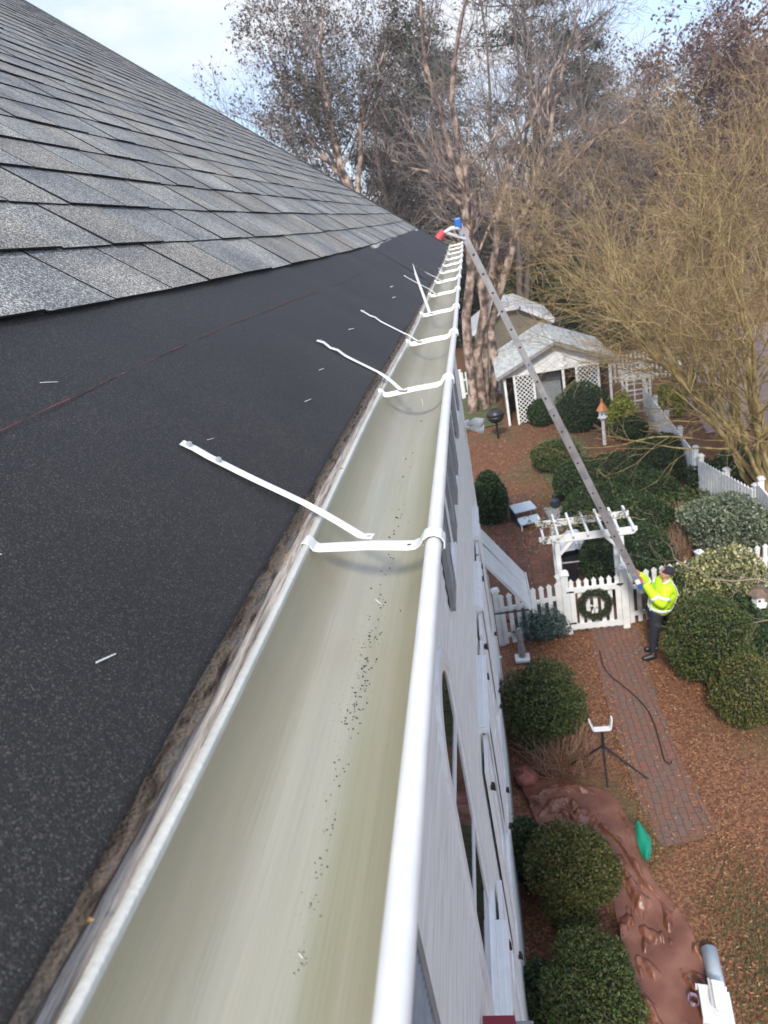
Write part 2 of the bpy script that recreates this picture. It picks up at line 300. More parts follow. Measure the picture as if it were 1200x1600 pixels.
class MB:
    def __init__(s): s.v = []; s.f = []
    def add(s, v, f):
        n = len(s.v); s.v += [tuple(map(float, a)) for a in v]; s.f += [tuple(i + n for i in q) for q in f]; return s
    def box(s, c, d, rz=0, rot=None):
        x, y, z = d[0] / 2, d[1] / 2, d[2] / 2
        P = [(-x, -y, -z), (x, -y, -z), (x, y, -z), (-x, y, -z), (-x, -y, z), (x, -y, z), (x, y, z), (-x, y, z)]
        R = rot if rot is not None else Matrix.Rotation(rz, 3, 'Z')
        return s.add([Vector(c) + R @ Vector(p) for p in P], [(0, 3, 2, 1), (4, 5, 6, 7), (0, 1, 5, 4), (1, 2, 6, 5), (2, 3, 7, 6), (3, 0, 4, 7)])
    def bar(s, a, b, w, h, up=(0, 0, 1)):          # box beam from a to b, w across, h along up
        a, b = Vector(a), Vector(b); d = (b - a); L_ = d.length; d.normalize(); up = Vector(up)
        sx = d.cross(up)
        if sx.length < 1e-5: sx = d.cross(Vector((1, 0, 0)))
        sx.normalize(); uz = sx.cross(d)
        P = []
        for e in (a, b):
            for i, j in ((-1, -1), (1, -1), (1, 1), (-1, 1)): P.append(e + sx * (w / 2 * i) + uz * (h / 2 * j))
        return s.add(P, [(0, 1, 2, 3), (7, 6, 5, 4), (0, 4, 5, 1), (1, 5, 6, 2), (2, 6, 7, 3), (3, 7, 4, 0)])
    def tube(s, pts, r, n=8, caps=True):
        pts = [Vector(p) for p in pts]; rr = r if isinstance(r, (list, tuple)) else [r] * len(pts)
        V = []; prev = None
        for i, p in enumerate(pts):
            d = (pts[min(i + 1, len(pts) - 1)] - pts[max(i - 1, 0)]).normalized()
            if prev is None:
                a = d.cross(Vector((0, 0, 1)));  a = a if a.length > .05 else d.cross(Vector((1, 0, 0)))
            else: a = prev - d * prev.dot(d)
            a.normalize(); prev = a; bb = d.cross(a)
            for k in range(n):
                t_ = 2 * math.pi * k / n; V.append(p + (a * math.cos(t_) + bb * math.sin(t_)) * rr[i])
        F = [(i * n + k, i * n + (k + 1) % n, (i + 1) * n + (k + 1) % n, (i + 1) * n + k) for i in range(len(pts) - 1) for k in range(n)]
        if caps: F += [tuple(range(n - 1, -1, -1)), tuple((len(pts) - 1) * n + k for k in range(n))]
        return s.add(V, F)
    def lathe(s, c, prof, n=16):                    # prof: list of (r, z)
        V = []; F = []
        for r, z in prof:
            for k in range(n): V.append((c[0] + r * math.cos(2 * math.pi * k / n), c[1] + r * math.sin(2 * math.pi * k / n), c[2] + z))
        for i in range(len(prof) - 1):
            for k in range(n): F.append((i * n + k, i * n + (k + 1) % n, (i + 1) * n + (k + 1) % n, (i + 1) * n + k))
        F += [tuple(range(n - 1, -1, -1)), tuple((len(prof) - 1) * n + k for k in range(n))]
        return s.add(V, F)
    def prism(s, poly, z0, z1):
        n = len(poly); V = [(x, y, z0) for x, y in poly] + [(x, y, z1) for x, y in poly]
        return s.add(V, [tuple(range(n - 1, -1, -1)), tuple(range(n, 2 * n))] + [(i, (i + 1) % n, n + (i + 1) % n, n + i) for i in range(n)])
    def slab(s, quad, th):                          # quad of 4 points, thickened downwards along its normal
        q = [Vector(p) for p in quad]; nrm = (q[1] - q[0]).cross(q[2] - q[1]).normalized()
        if nrm.z < 0: nrm = -nrm
        return s.add(q + [p - nrm * th for p in q], [(0, 1, 2, 3), (7, 6, 5, 4), (0, 4, 5, 1), (1, 5, 6, 2), (2, 6, 7, 3), (3, 7, 4, 0)])
    def build(s, name, m=None, parent=None, smooth=False, bevel=0):
        o_ = offset(parent)
        me = bpy.data.meshes.new(name); me.from_pydata([(a - o_[0], b_ - o_[1], c - o_[2]) for a, b_, c in s.v], [], s.f); me.update()
        if smooth: me.polygons.foreach_set('use_smooth', [True] * len(me.polygons))
        o = finish(bpy.data.objects.new(name, me), m, parent)
        if bevel:
            md = o.modifiers.new('bevel', 'BEVEL'); md.width = bevel; md.segments = 2; md.limit_method = 'ANGLE'
        return o

def tag(o, label=None, cat=None, group=None, kind=None):
    if label: o['label'] = label
    if cat: o['category'] = cat
    if group: o['group'] = group
    if kind: o['kind'] = kind
    return o
def thing(name, label, cat, loc=(0, 0, 0), group=None):
    o = bpy.data.objects.new(name, None); C.objects.link(o); o.empty_display_size = .1
    o.location = tuple(float(a) for a in loc); return tag(o, label, cat, group)
def copy_tree(o, parent=None):
    c = o.copy(); C.objects.link(c); c.parent = parent
    for ch in list(o.children): copy_tree(ch, c)
    return c
def S(t): t = min(max(t, 0), 1); return t * t * (3 - 2 * t)
RS = np.random.RandomState

# ================================================================== THE SETTING
def sheet(name, poly, z, m, res=None, kind='structure'):
    mb = MB(); n = len(poly); mb.add([(x, y, z) for x, y in poly], [tuple(range(n))])
    o = mb.build(name, m); tag(o, kind=kind); return o
# ground: a near plain that rises gently into wooded land far away
gx = np.concatenate([np.linspace(-260, -12, 12), np.linspace(-10, 16, 40), np.linspace(20, 260, 14)])
gy = np.concatenate([np.linspace(-40, 2, 6), np.linspace(3, 45, 60), np.linspace(50, 500, 16)])
GX, GY = np.meshgrid(gx, gy); rs = RS(3)
bumps = (rs.rand(*GX.shape) - .5) * .05 * ((GX > -.2) & (GY > 4) & (GY < 45))
GZ = bumps + np.clip((GY - 60) * .012, 0, 6) - .03
ii = np.arange(len(gy) - 1)[:, None] * len(gx) + np.arange(len(gx) - 1)[None, :]
F = np.stack([ii, ii + 1, ii + 1 + len(gx), ii + len(gx)], -1).reshape(-1, 4)
tag(npmesh('ground', np.stack([GX, GY, GZ], -1).reshape(-1, 3), F, M['ground']), kind='structure')
sheet('brick_path', [(1.50, 7.22), (1.95, 7.30), (2.26, 7.45), (2.17, 8.0), (2.10, 8.9), (2.12, 9.9), (2.18, 11.0), (2.32, 12.5), (2.30, 13.2), (1.30, 13.2), (1.38, 12.4), (1.31, 10.6), (1.33, 8.7), (1.38, 7.7), (1.44, 7.3)], .022, M['brick'])
sheet('brick_courtyard', [(-.45, 13.2), (1.30, 13.2), (1.35, 16), (1.25, 19.2), (.9, 20.4), (-.2, 20.0), (-.5, 16)], .018, M['brick2'])
sheet('driveway', [(6.9, 23.5), (13, 22.5), (26, 40), (12.5, 40), (8.2, 33)], .02, M['asphalt'])
lawn_m = mat('lawn_soil', (.07, .085, .03), .95, var=(.11, .115, .045), vscale=3)
sheet('lawn_soil_strip', [(1.5, 20.6), (2.1, 19.6), (2.4, 21), (3.2, 24), (2.9, 25.5), (1.75, 25.3), (1.35, 23)], .02, lawn_m)
sheet('lawn_soil_patch', [(-3, 27.5), (.5, 28.3), (.3, 40), (-6, 40)], .02, lawn_m)

# ------------------------------------------------------------------ foliage tools
def quads(P, size, rs, aspect=.55, up=0.0):
    n = len(P); a = rs.normal(size=(n, 3)); a[:, 2] += up; a /= np.linalg.norm(a, axis=1)[:, None]
    b = rs.normal(size=(n, 3)); b -= (b * a).sum(1)[:, None] * a; b /= np.linalg.norm(b, axis=1)[:, None]
    s = (size * (.6 + .8 * rs.rand(n)))[:, None]
    V = np.stack([P - a * s, P + b * s * aspect, P + a * s, P - b * s * aspect], 1).reshape(-1, 3)
    return V, np.arange(4 * n).reshape(n, 4)
def lump(D, rs, k=9, amp=.22):
    c = rs.normal(size=(k, 3)); c /= np.linalg.norm(c, axis=1)[:, None]
    w = np.clip((D @ c.T - .55) / .45, 0, 1)
    c2 = rs.normal(size=(70, 3)); c2 /= np.linalg.norm(c2, axis=1)[:, None]
    w2 = np.clip((D @ c2.T - .88) / .12, 0, 1)
    return 1 - amp * .8 + amp * .75 * w.max(1) + amp * .45 * (w2.max(1) - .3)
def bush(name, label, cat, c, r, m, n=5000, leaf=.03, seed=1, group=None, core=True, shell=(.80, 1.05), amp=.24, aspect=.5, stems=None):
    """c = centre (x, y, z), r = (rx, ry, rz)"""
    rs = RS(seed); c = np.array(c, float); r = np.array(r, float)
    root = thing(name, label, cat, (c[0], c[1], 0), group)
    D = rs.normal(size=(n, 3)); D /= np.linalg.norm(D, axis=1)[:, None]
    rl = RS(seed + 77); f = lump(D, rl, 14, amp)
    q = shell[0] + (shell[1] - shell[0]) * rs.rand(n) ** .6; q *= f; q[: n // 16] *= 1 + .2 * rs.rand(n // 16) ** 2
    P = c + D * r * q[:, None]; P[:, 2] = np.maximum(P[:, 2], .03)
    V, Fq = quads(P, leaf, rs, aspect)
    npmesh('leaves', V, Fq, m, root)
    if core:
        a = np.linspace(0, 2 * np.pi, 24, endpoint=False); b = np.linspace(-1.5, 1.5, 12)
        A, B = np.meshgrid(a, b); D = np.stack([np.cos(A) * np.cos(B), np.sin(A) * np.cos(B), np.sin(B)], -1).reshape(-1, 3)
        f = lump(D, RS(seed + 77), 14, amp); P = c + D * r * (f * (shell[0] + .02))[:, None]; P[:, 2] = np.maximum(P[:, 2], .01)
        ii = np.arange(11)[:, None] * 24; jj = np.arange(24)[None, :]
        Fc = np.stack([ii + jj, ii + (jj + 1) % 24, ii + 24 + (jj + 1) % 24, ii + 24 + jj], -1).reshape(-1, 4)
        npmesh('dark_core', P, Fc, M['core'], root, True)  # dark solid core added inside the leaves to block light
    if stems:
        mb = MB()
        for k in range(stems):
            a = rs.rand() * 6.28; mb.tube([(c[0], c[1], 0), (c[0] + math.cos(a) * r[0] * .5, c[1] + math.sin(a) * r[1] * .5, c[2])], .012, 5)
        mb.build('stem', M['bark'], root)
    return root

def tubes(P, R, k):
    """P (N,S,3) polylines, R (N,S) radii"""
    N_, S_, _ = P.shape
    T = np.gradient(P, axis=1); T /= np.linalg.norm(T, axis=2)[..., None] + 1e-9
    ref = np.where(np.abs(T[..., 2:3]) > .8, np.array([1., 0, 0]), np.array([0, 0, 1.]))
    A = np.cross(T, ref); A /= np.linalg.norm(A, axis=2)[..., None] + 1e-9; B = np.cross(T, A)
    an = np.arange(k) * 2 * np.pi / k
    V = P[:, :, None, :] + R[:, :, None, None] * (A[:, :, None, :] * np.cos(an)[None, None, :, None] + B[:, :, None, :] * np.sin(an)[None, None, :, None])
    n0 = (np.arange(N_) * S_ * k)[:, None, None]; s0 = (np.arange(S_ - 1) * k)[None, :, None]; kk = np.arange(k)[None, None, :]; k2 = (kk + 1) % k
    F = np.stack([n0 + s0 + kk, n0 + s0 + k2, n0 + s0 + k + k2, n0 + s0 + k + kk], -1).reshape(-1, 4)
    return V.reshape(-1, 3), F
def join(parts):
    Vs = []; Fs = []; n = 0
    for V, F in parts: Vs.append(V); Fs.append(F + n); n += len(V)
    return np.concatenate(Vs), np.concatenate(Fs)
def branch_level(P0, D0, L0, R0, S_, wander, up, rs, taper=.35):
    n = len(P0); P = [P0]; D = D0 / np.linalg.norm(D0, axis=1)[:, None]; p = P0.copy()
    for s in range(S_ - 1):
        D = D + rs.normal(size=(n, 3)) * wander; D[:, 2] += up; D /= np.linalg.norm(D, axis=1)[:, None]
        p = p + D * (L0 / (S_ - 1))[:, None]; P.append(p)
    P = np.stack(P, 1); R = R0[:, None] * np.linspace(1, taper, S_)[None, :]
    return P, R
def children(P, R, per, ang, lenf, L, rs, t0=.25, rf=.55, asp=0.25):
    N_, S_, _ = P.shape; n = N_ * per; idx = np.repeat(np.arange(N_), per)
    t = t0 + (1 - t0) * rs.rand(n); fs = t * (S_ - 1); i0 = np.minimum(fs.astype(int), S_ - 2); fr = (fs - i0)[:, None]
    a, b = P[idx, i0], P[idx, i0 + 1]; start = a * (1 - fr) + b * fr; d = b - a; d /= np.linalg.norm(d, axis=1)[:, None] + 1e-9
    q = rs.normal(size=(n, 3)); q -= (q * d).sum(1)[:, None] * d; q /= np.linalg.norm(q, axis=1)[:, None]
    th = ang * (.6 + .8 * rs.rand(n))[:, None]
    D = d * np.cos(th) + q * np.sin(th); L2 = L[idx] * lenf * (.6 + .7 * rs.rand(n)) * (1.15 - .5 * t)
    R2 = (R[idx, i0] * (1 - fr[:, 0]) + R[idx, i0 + 1] * fr[:, 0]) * rf
    return start, D, L2, R2
def bare_tree(name, label, cat, base, stems, levels, rs, mtrunk, mtwig, group=None, minr=.004, leafmat=None, leafn=0, leafsize=.05, leaf_on=-1, leafdisp=.3):
    """stems: list of (polyline Nx3, r0, r1); levels: list of (per, ang, lenf, S, wander, up, k, rf)"""
    root = thing(name, label, cat, (base[0], base[1], 0), group)
    thick = []; thin = []; cur = []
    for pl, r0, r1 in stems:
        pl = np.array(pl, float)
        t = np.linspace(0, len(pl) - 1, 14); P = np.stack([np.interp(t, np.arange(len(pl)), pl[:, j]) for j in range(3)], 1)
        Lst = np.linalg.norm(np.diff(P, axis=0), axis=1).sum()
        P[1:-1] += rs.normal(size=(12, 3)) * Lst * .006
        R = np.linspace(r0, r1, 14); thick.append(tubes(P[None], R[None], 9)); cur.append((P, R, Lst))
    P = np.stack([c[0] for c in cur]); R = np.stack([c[1] for c in cur]); L_ = np.array([c[2] for c in cur])
    last = None
    for li, (per, ang, lenf, S_, wander, up, k, rf) in enumerate(levels):
        st, D, L2, R2 = children(P, R, per, ang, lenf, L_, rs, t0=.3 if li == 0 else .15, rf=rf)
        R2 = np.maximum(R2, minr)
        P, R = branch_level(st, D, L2, R2, S_, wander, up, rs); L_ = L2
        (thick if li == 0 else thin).append(tubes(P, np.maximum(R, minr * .6), k)); last = P
        if li == leaf_on % len(levels): leafP = P
    V, F = join(thick); npmesh('trunk', V, F, mtrunk, root, True)
    V, F = join(thin); npmesh('twigs', V, F, mtwig, root)
    if leafmat is not None:
        pts = leafP[:, 1:].reshape(-1, 3); sel = pts[rs.randint(0, len(pts), leafn)] + rs.normal(size=(leafn, 3)) * leafdisp
        V, F = quads(sel, leafsize, rs, .6); npmesh('foliage', V, F, leafmat, root)
    return root
exec_order = None

# ================================================================== THE HOUSE
PITCH = rad(38.5); CP, SP = math.cos(PITCH), math.sin(PITCH)
def zo(Y): return -.041 * S((Y - 1.2) / 2.2) + .048 * S((Y - 7) / 5)
def xo(Y): return .028 * S((Y - 3.5) / 7)
def xb(Y): return -.011 * math.exp(-max(Y - .2, 0) / .22)      # the back of the trough bows outward nearest the viewer
def Rf(u, Y, h=0.0):                       # point on the roof plane
    return (-.272 + xo(Y) * math.exp(-max(u, 0) * 2) - u * CP + h * SP, Y, HC - .338 + zo(Y) * math.exp(-(max(u, 0) / .9) ** 2) + u * SP + h * CP)
YN, YR, YE = -1.6, 10.15, 11.3             # near end (behind the camera), rake, far end of the eave
house = thing('house', 'white clapboard house with grey shingles, bare black felt and a white eave gutter', 'house', (-3, 5, 0))

# roof structure, felt and shingles
mb = MB()
for a, b in zip(np.linspace(YN, YR - .02, 30)[:-1], np.linspace(YN, YR - .02, 30)[1:]):
    mb.slab([Rf(.06, a, -.010), Rf(7.6, a, -.010), Rf(7.6, b, -.010), Rf(.06, b, -.010)], .022)
mb.build('roof_deck', M['fascia_dark'], house)
mb = MB(); top = Rf(7.6, 0, 0)
mb.slab([(top[0], YN, top[2] - .01), (top[0] - 5.2, YN, top[2] - 4.1), (top[0] - 5.2, YR, top[2] - 4.1), (top[0], YR, top[2] - .01)], .03)
mb.build('rear_roof_slope', M['shingle'], house)
rs = RS(5)
yy = np.unique(np.concatenate([np.linspace(YN, 3, 150), np.linspace(3, YR, 60)])); uu = np.concatenate([[.009, .016, .028], np.linspace(.06, .62, 12)])
edge = np.interp(yy, np.linspace(YN, YR, 46), rs.normal(size=46) * .0022)
V = []
for j, Y in enumerate(yy):
    for i, u in enumerate(uu):
        h = .0015 + (.002 * math.sin(Y * 5.1 + u * 4) + .0015 * math.sin(Y * 11 + u * 9)) * min(1, u * 4 + .3)
        if i < 3: h += .0025 + edge[j] * .8
        q = Rf(u + (edge[j] - .005 * S((Y - .8) / .6) if i < 3 else 0), Y, max(h, .0005)); V.append(q)
n = len(uu); F = [(j * n + i, j * n + i + 1, (j + 1) * n + i + 1, (j + 1) * n + i) for j in range(len(yy) - 1) for i in range(n - 1)]
felt = npmesh('roofing_felt', V, F, M['felt'], house, True)
md = felt.modifiers.new('thickness', 'SOLIDIFY'); md.thickness = .003; md.offset = 0
# snapped chalk line
yy = np.linspace(-.3, 4.6, 90); V = []; F = []
for j, Y in enumerate(yy):
    w = .0008 + .0003 * math.sin(Y * 31)
    u = .335 - .012 * S((Y - 2) / 2)
    V += [Rf(u - w, Y, .0052), Rf(u + w, Y, .0052)]
    if j and rs.rand() > .04: F.append((2 * j - 2, 2 * j - 1, 2 * j + 1, 2 * j))
npmesh('chalk_line', V, F, M['chalk'], felt)
mb = MB()
yy = np.linspace(5.0, 10.0, 40)
for j in range(39):
    w = .020 + .006 * rs.rand(); u = .438
    mb.slab([Rf(u - w * .3, yy[j], .008), Rf(u + w, yy[j], .009), Rf(u + w, yy[j + 1], .009), Rf(u - w * .3, yy[j + 1], .008)], .003)
mb.build('adhesive_strip', M['adhesive'], felt)
mb = MB()                                  # lap joint of the second sheet of felt
mb.slab([Rf(.0, 5.0, .0065), Rf(.45, 5.0, .0065), Rf(.45, YR - .02, .0065), Rf(.0, YR - .02, .0065)], .002)
mb.build('felt_overlap', M['felt'], felt)

# laminated shingles: every tab a thin slab of its own inside one mesh
EXP = .190; U0 = .466
def uedge(k, Y): return U0 + k * EXP + .040 * (.6 ** k) * math.exp(-max(Y - .9, -.8) / .6) + .02 * (.6 ** k) * math.exp(-((Y - 3) / 1.2) ** 2) + .0016 * math.sin(Y * 7 + k * 1.7)
V = []; F = []; band = []; cut = []
def tabslab(k, ya, yb, h0, h1, du0=0.0, bd=0.0):
    ns = max(1, int((yb - ya) / .4)); ys = np.linspace(ya, yb, ns + 1)
    for a, b in zip(ys[:-1], ys[1:]):
        n = len(V); f = .86
        for (Y, sk) in ((a, 0), (b, 0)):
            e0 = uedge(k, Y) - du0; e1 = uedge(k + 1, Y) + .02; em = e0 * (1 - f) + e1 * f
            V.extend([Rf(e0, Y, h0), Rf(em, Y, h1 + (h0 - h1) * (1 - f)), Rf(e1, Y, h1), Rf(e0, Y, h0 - .0045), Rf(e1, Y, h1 - .0045)])
            band.extend([0, bd * .75, bd, 0, 0])
        F.extend([(n, n + 1, n + 6, n + 5), (n + 1, n + 2, n + 7, n + 6), (n + 3, n, n + 5, n + 8)]); cut.extend([0, 0, 1])
        if a == ys[0]: F.append((n, n + 3, n + 4, n + 1)); cut.append(1)
        if b == ys[-1]: F.append((n + 5, n + 6, n + 9, n + 8)); cut.append(1)
rs = RS(11)
for k in range(38):
    far = k > 14
    y = YN - rs.rand() * .2
    while y < YR:
        w = .17 + .17 * rs.rand(); yb = min(y + w, YR + .01)
        up_ = rs.rand() < .5
        tabslab(k, y + .0040, yb - .0040, .0125 + (.0034 if up_ else 0), .0065 + (.0015 if up_ else 0), .003 * rs.rand(), 1.0 if rs.rand() < .5 else .35)
        y = yb
F4 = [q if len(q) == 4 else q for q in F]
sh = npmesh('shingles', V, F4, M['shingle'], house)
sh.data.materials.append(M['cut_edge']); sh.data.polygons.foreach_set('material_index', np.array(cut, np.int32))
at = sh.data.attributes.new('band', 'FLOAT', 'POINT'); at.data.foreach_set('value', np.array(band, np.float32))
mb = MB()                                  # continuous under-layer seen in the slots and at the butt edges
for k in range(38):
    ys = np.linspace(YN, YR, 24)
    for a, b in zip(ys[:-1], ys[1:]):
        mb.slab([Rf(uedge(k, a) - .0015, a, .0062), Rf(uedge(k + 1, a) + .02, a, .0012), Rf(uedge(k + 1, b) + .02, b, .0012), Rf(uedge(k, b) - .0015, b, .0062)], .004)
mb.build('shingle_underlayer', M['felt'], house)
mb = MB()                                  # rake trim
mb.bar(Rf(-.03, YR + .02, -.06), Rf(7.6, YR + .02, -.06), .03, .14, (SP, 0, CP)); mb.build('rake_board', M['fence_white'], house)
mb = MB(); mb.bar(Rf(-.0, YR + .012, .012), Rf(7.6, YR + .012, .012), .05, .012, (SP, 0, CP)); mb.build('rake_edge', M['black_plastic'], house)
# far boxed corner of the eave, covered in felt
mb = MB(); a = Rf(0, YE, 0); mb.slab([(-.262 + .01, YR + .04, a[2] - .004), (-1.2, YR + .04, a[2] + .12), (-1.2, YE - .02, a[2] + .12), (-.262 + .01, YE - .02, a[2] - .004)], .02)
mb.build('corner_cover', M['felt'], house)

# worn deck edge between felt and gutter
rs = RS(8); yy = np.concatenate([np.linspace(-.6, 2.2, 330), np.linspace(2.25, YE, 80)]); cs = 9; V = []
base = [(-.345, .036), (-.310, .004), (-.296, -.007), (-.288, -.0105), (-.2815, -.0125), (-.2755, -.0150), (-.2712, -.0195), (-.2690, -.028), (-.2690, -.040)]
nz = rs.normal(size=(len(yy), cs)); nz = (nz + np.roll(nz, 1, 0) + np.roll(nz, 2, 0)) / 2.2
slow = np.interp(yy, np.linspace(-1, 12, 120), rs.normal(size=120))
for j, Y in enumerate(yy):
    for i, (x, z) in enumerate(base):
        a = (.0013 if 0 < i < 7 else 0)
        V.append((x + xo(Y) + xb(Y) + nz[j, i] * a * .7 + slow[j] * .0007, Y, HC - .338 + zo(Y) + z + nz[j, i] * a + slow[j] * .0012))
F = [(j * cs + i, j * cs + i + 1, (j + 1) * cs + i + 1, (j + 1) * cs + i) for j in range(len(yy) - 1) for i in range(cs - 1)]
npmesh('deck_edge', V, F, M['wood_edge'], house, True)
base2 = [(-.2755, -.034), (-.2748, -.0165), (-.2715, -.0160), (-.2660, -.0185), (-.2630, -.0195), (-.2608, -.0230)]; V = []
for j, Y in enumerate(yy):
    for i, (x, z) in enumerate(base2): V.append((x + xo(Y) + xb(Y) * .95 + nz[j, i] * .00035, Y, HC - .338 + zo(Y) + z + nz[j, i + 2] * .0005 + slow[j] * .0006))
npmesh('fascia_top', V, [(j * 6 + i, j * 6 + i + 1, (j + 1) * 6 + i + 1, (j + 1) * 6 + i) for j in range(len(yy) - 1) for i in range(5)], M['grey_wood'], house, True)
mb = MB()
for a, b in zip(np.linspace(YN, YE, 20)[:-1], np.linspace(YN, YE, 20)[1:]):
    za, zb = HC - .375 + zo(a), HC - .375 + zo(b)
    mb.add([(-.262 + xo(a), a, za), (-.262 + xo(b), b, zb), (-.262 + xo(b), b, 7.49), (-.262 + xo(a), a, 7.49)], [(0, 1, 2, 3)])
mb.build('fascia_board', M['fascia_dark'], house)
mb = MB(); mb.box((-.34, (YN + YE) / 2, 7.50), (.20, YE - YN - .02, .02)); mb.build('soffit', M['soffit'], house)

# walls
WX = -.42
EX = .105; rows = int((7.49 - .35) / EX); V = []; F = []
for k in range(rows + 1):
    z0 = .35 + k * EX; z1 = min(z0 + EX, 7.49)
    n = len(V); V += [(WX + .014, YN, z0), (WX + .014, 11.12, z0), (WX + .002, 11.12, z1), (WX + .002, YN, z1), (WX + .002, YN, z0), (WX + .002, 11.12, z0)]
    F += [(n, n + 1, n + 2, n + 3), (n + 4, n + 5, n + 1, n)]
npmesh('clapboard_wall', V, F, M['siding'], house)
mb = MB(); mb.box((-3.1, (YN + 11.1) / 2, 3.75), (2 * (3.1 + WX) - .01, 11.1 - YN, 7.46)); mb.build('house_body', M['siding'], house)
mb = MB(); g0 = Rf(.3, YR - .1, -.1); g1 = Rf(7.5, YR - .1, -.1)
mb.add([(-.6, YR - .1, 7.48), g0, g1, (g1[0] - 4.8, YR - .1, 7.48), (-.6, YR - .3, 7.48), (g0[0], YR - .3, g0[2]), (g1[0], YR - .3, g1[2]), (g1[0] - 4.8, YR - .3, 7.48)],
       [(0, 1, 2, 3), (7, 6, 5, 4), (0, 4, 5, 1), (1, 5, 6, 2), (2, 6, 7, 3)]); mb.build('gable_wall', M['siding'], house)
mb = MB(); mb.box((WX + .012, 11.10, 3.92), (.03, .10, 7.1)); mb.box((WX - .05, 11.152, 3.92), (.12, .02, 7.1)); mb.build('corner_board', M['white'], house)
mb = MB(); mb.box((-3.0, (YN + 11.1) / 2, .17), (5.2, 11.15 - YN, .34)); mb.build('foundation', M['stone'], house)
mb = MB(); mb.box((WX + .02, (YN + 11.1) / 2, 4.36 + .0), (.022, 11.1 - YN - .1, .0)) if False else None

def window(y0, y1, z0, z1, rails=(.5,), head=True, wide_rail=None, cap=.06):
    cw = .085; fr = MB(); x = WX
    yc = (y0 + y1) / 2; zc = (z0 + z1) / 2
    for y in (y0 - cw / 2, y1 + cw / 2): fr.box((x + .012, y, zc), (.024, cw, z1 - z0))
    fr.box((x + .012, yc, z1 + cw / 2), (.024, y1 - y0 + 2 * cw, cw))
    w = fr.build('window', M['white'], house, bevel=.004)
    if head:
        hd = MB(); hd.box((x + .05, yc, z1 + cw + .022), (.09, y1 - y0 + 2 * cw + .08, .042)); hd.box((x + .035, yc, z1 + cw + .055), (.06, y1 - y0 + 2 * cw + .04, .022)); hd.build('head_cap', M['white'], w, bevel=.004)
    sl = MB(); sl.box((x + .024, yc, z0 - .022), (.048, y1 - y0 + 2 * cw + .06, .044)); sl.build('sill', M['white'], w, bevel=.004)
    sa = MB()
    for r in rails:
        hgt = .05 if wide_rail is None else wide_rail
        sa.box((x + .0135, yc, z0 + (z1 - z0) * r), (.016, y1 - y0, hgt))
    for y in (y0 + .022, y1 - .022): sa.box((x + .013, y, zc), (.015, .044, z1 - z0))
    for z in (z0 + .03, z1 - .03): sa.box((x + .0125, yc, z), (.014, y1 - y0 - .09, .06))
    sa.build('sash', M['white'], w)
    p = MB(); p.box((x + .0145, yc, zc), (.006, y1 - y0 - .01, z1 - z0 - .01)); p.build('pane', M['glass'], w)
    return w
def shutter(y0, y1, z0, z1, m, louvre=True, open_=0.0, x0=.035, catch=True):
    mb = MB(); x = WX + x0; w = y1 - y0; st = .05
    for y in (y0 + st / 2, y1 - st / 2): mb.box((x, y, (z0 + z1) / 2), (.032, st, z1 - z0))
    for z in (z0 + .045, z1 - .045, (z0 + z1) / 2): mb.box((x, (y0 + y1) / 2, z), (.030, w - 2 * st, .09))
    if louvre:
        z = z0 + .11
        while z < z1 - .11:
            if abs(z - (z0 + z1) / 2) > .06: mb.box((x, (y0 + y1) / 2, z), (.028, w - 2 * st, .006), rot=Matrix.Rotation(rad(38), 3, 'Y'))
            z += .034
    else:
        mb.box((x - .004, (y0 + y1) / 2, (z0 + z1) / 2), (.016, w - 2 * st, z1 - z0 - .18))
    o = mb.build('shutter', m, house)
    if catch:
        for zz, nm in ((z1 - .15, 'hinge'), (z0 + .12, 'hinge')):
            c = MB(); c.box((x + .025, y0 + .01, zz), (.028, .05, .035)); c.tube([(x + .04, y0 - .004, zz - .03), (x + .04, y0 - .004, zz + .04)], .009, 6); c.build(nm, M['black'], o)
    return o
# upper storey, grey louvred shutters
for a, b in ((.35, 1.0), (4.38, 4.92), (6.18, 6.44), (8.2, 8.9)):
    window(a, b, 5.72, 7.25)
for a, b in ((-.05, .28), (1.02, 1.36), (3.98, 4.33), (4.99, 5.34), (5.8, 6.12), (6.52, 6.86), (7.8, 8.12), (8.98, 9.3)):
    shutter(a + .0, b - .0, 5.70, 7.25, M['shutter_grey'], True, catch=False)
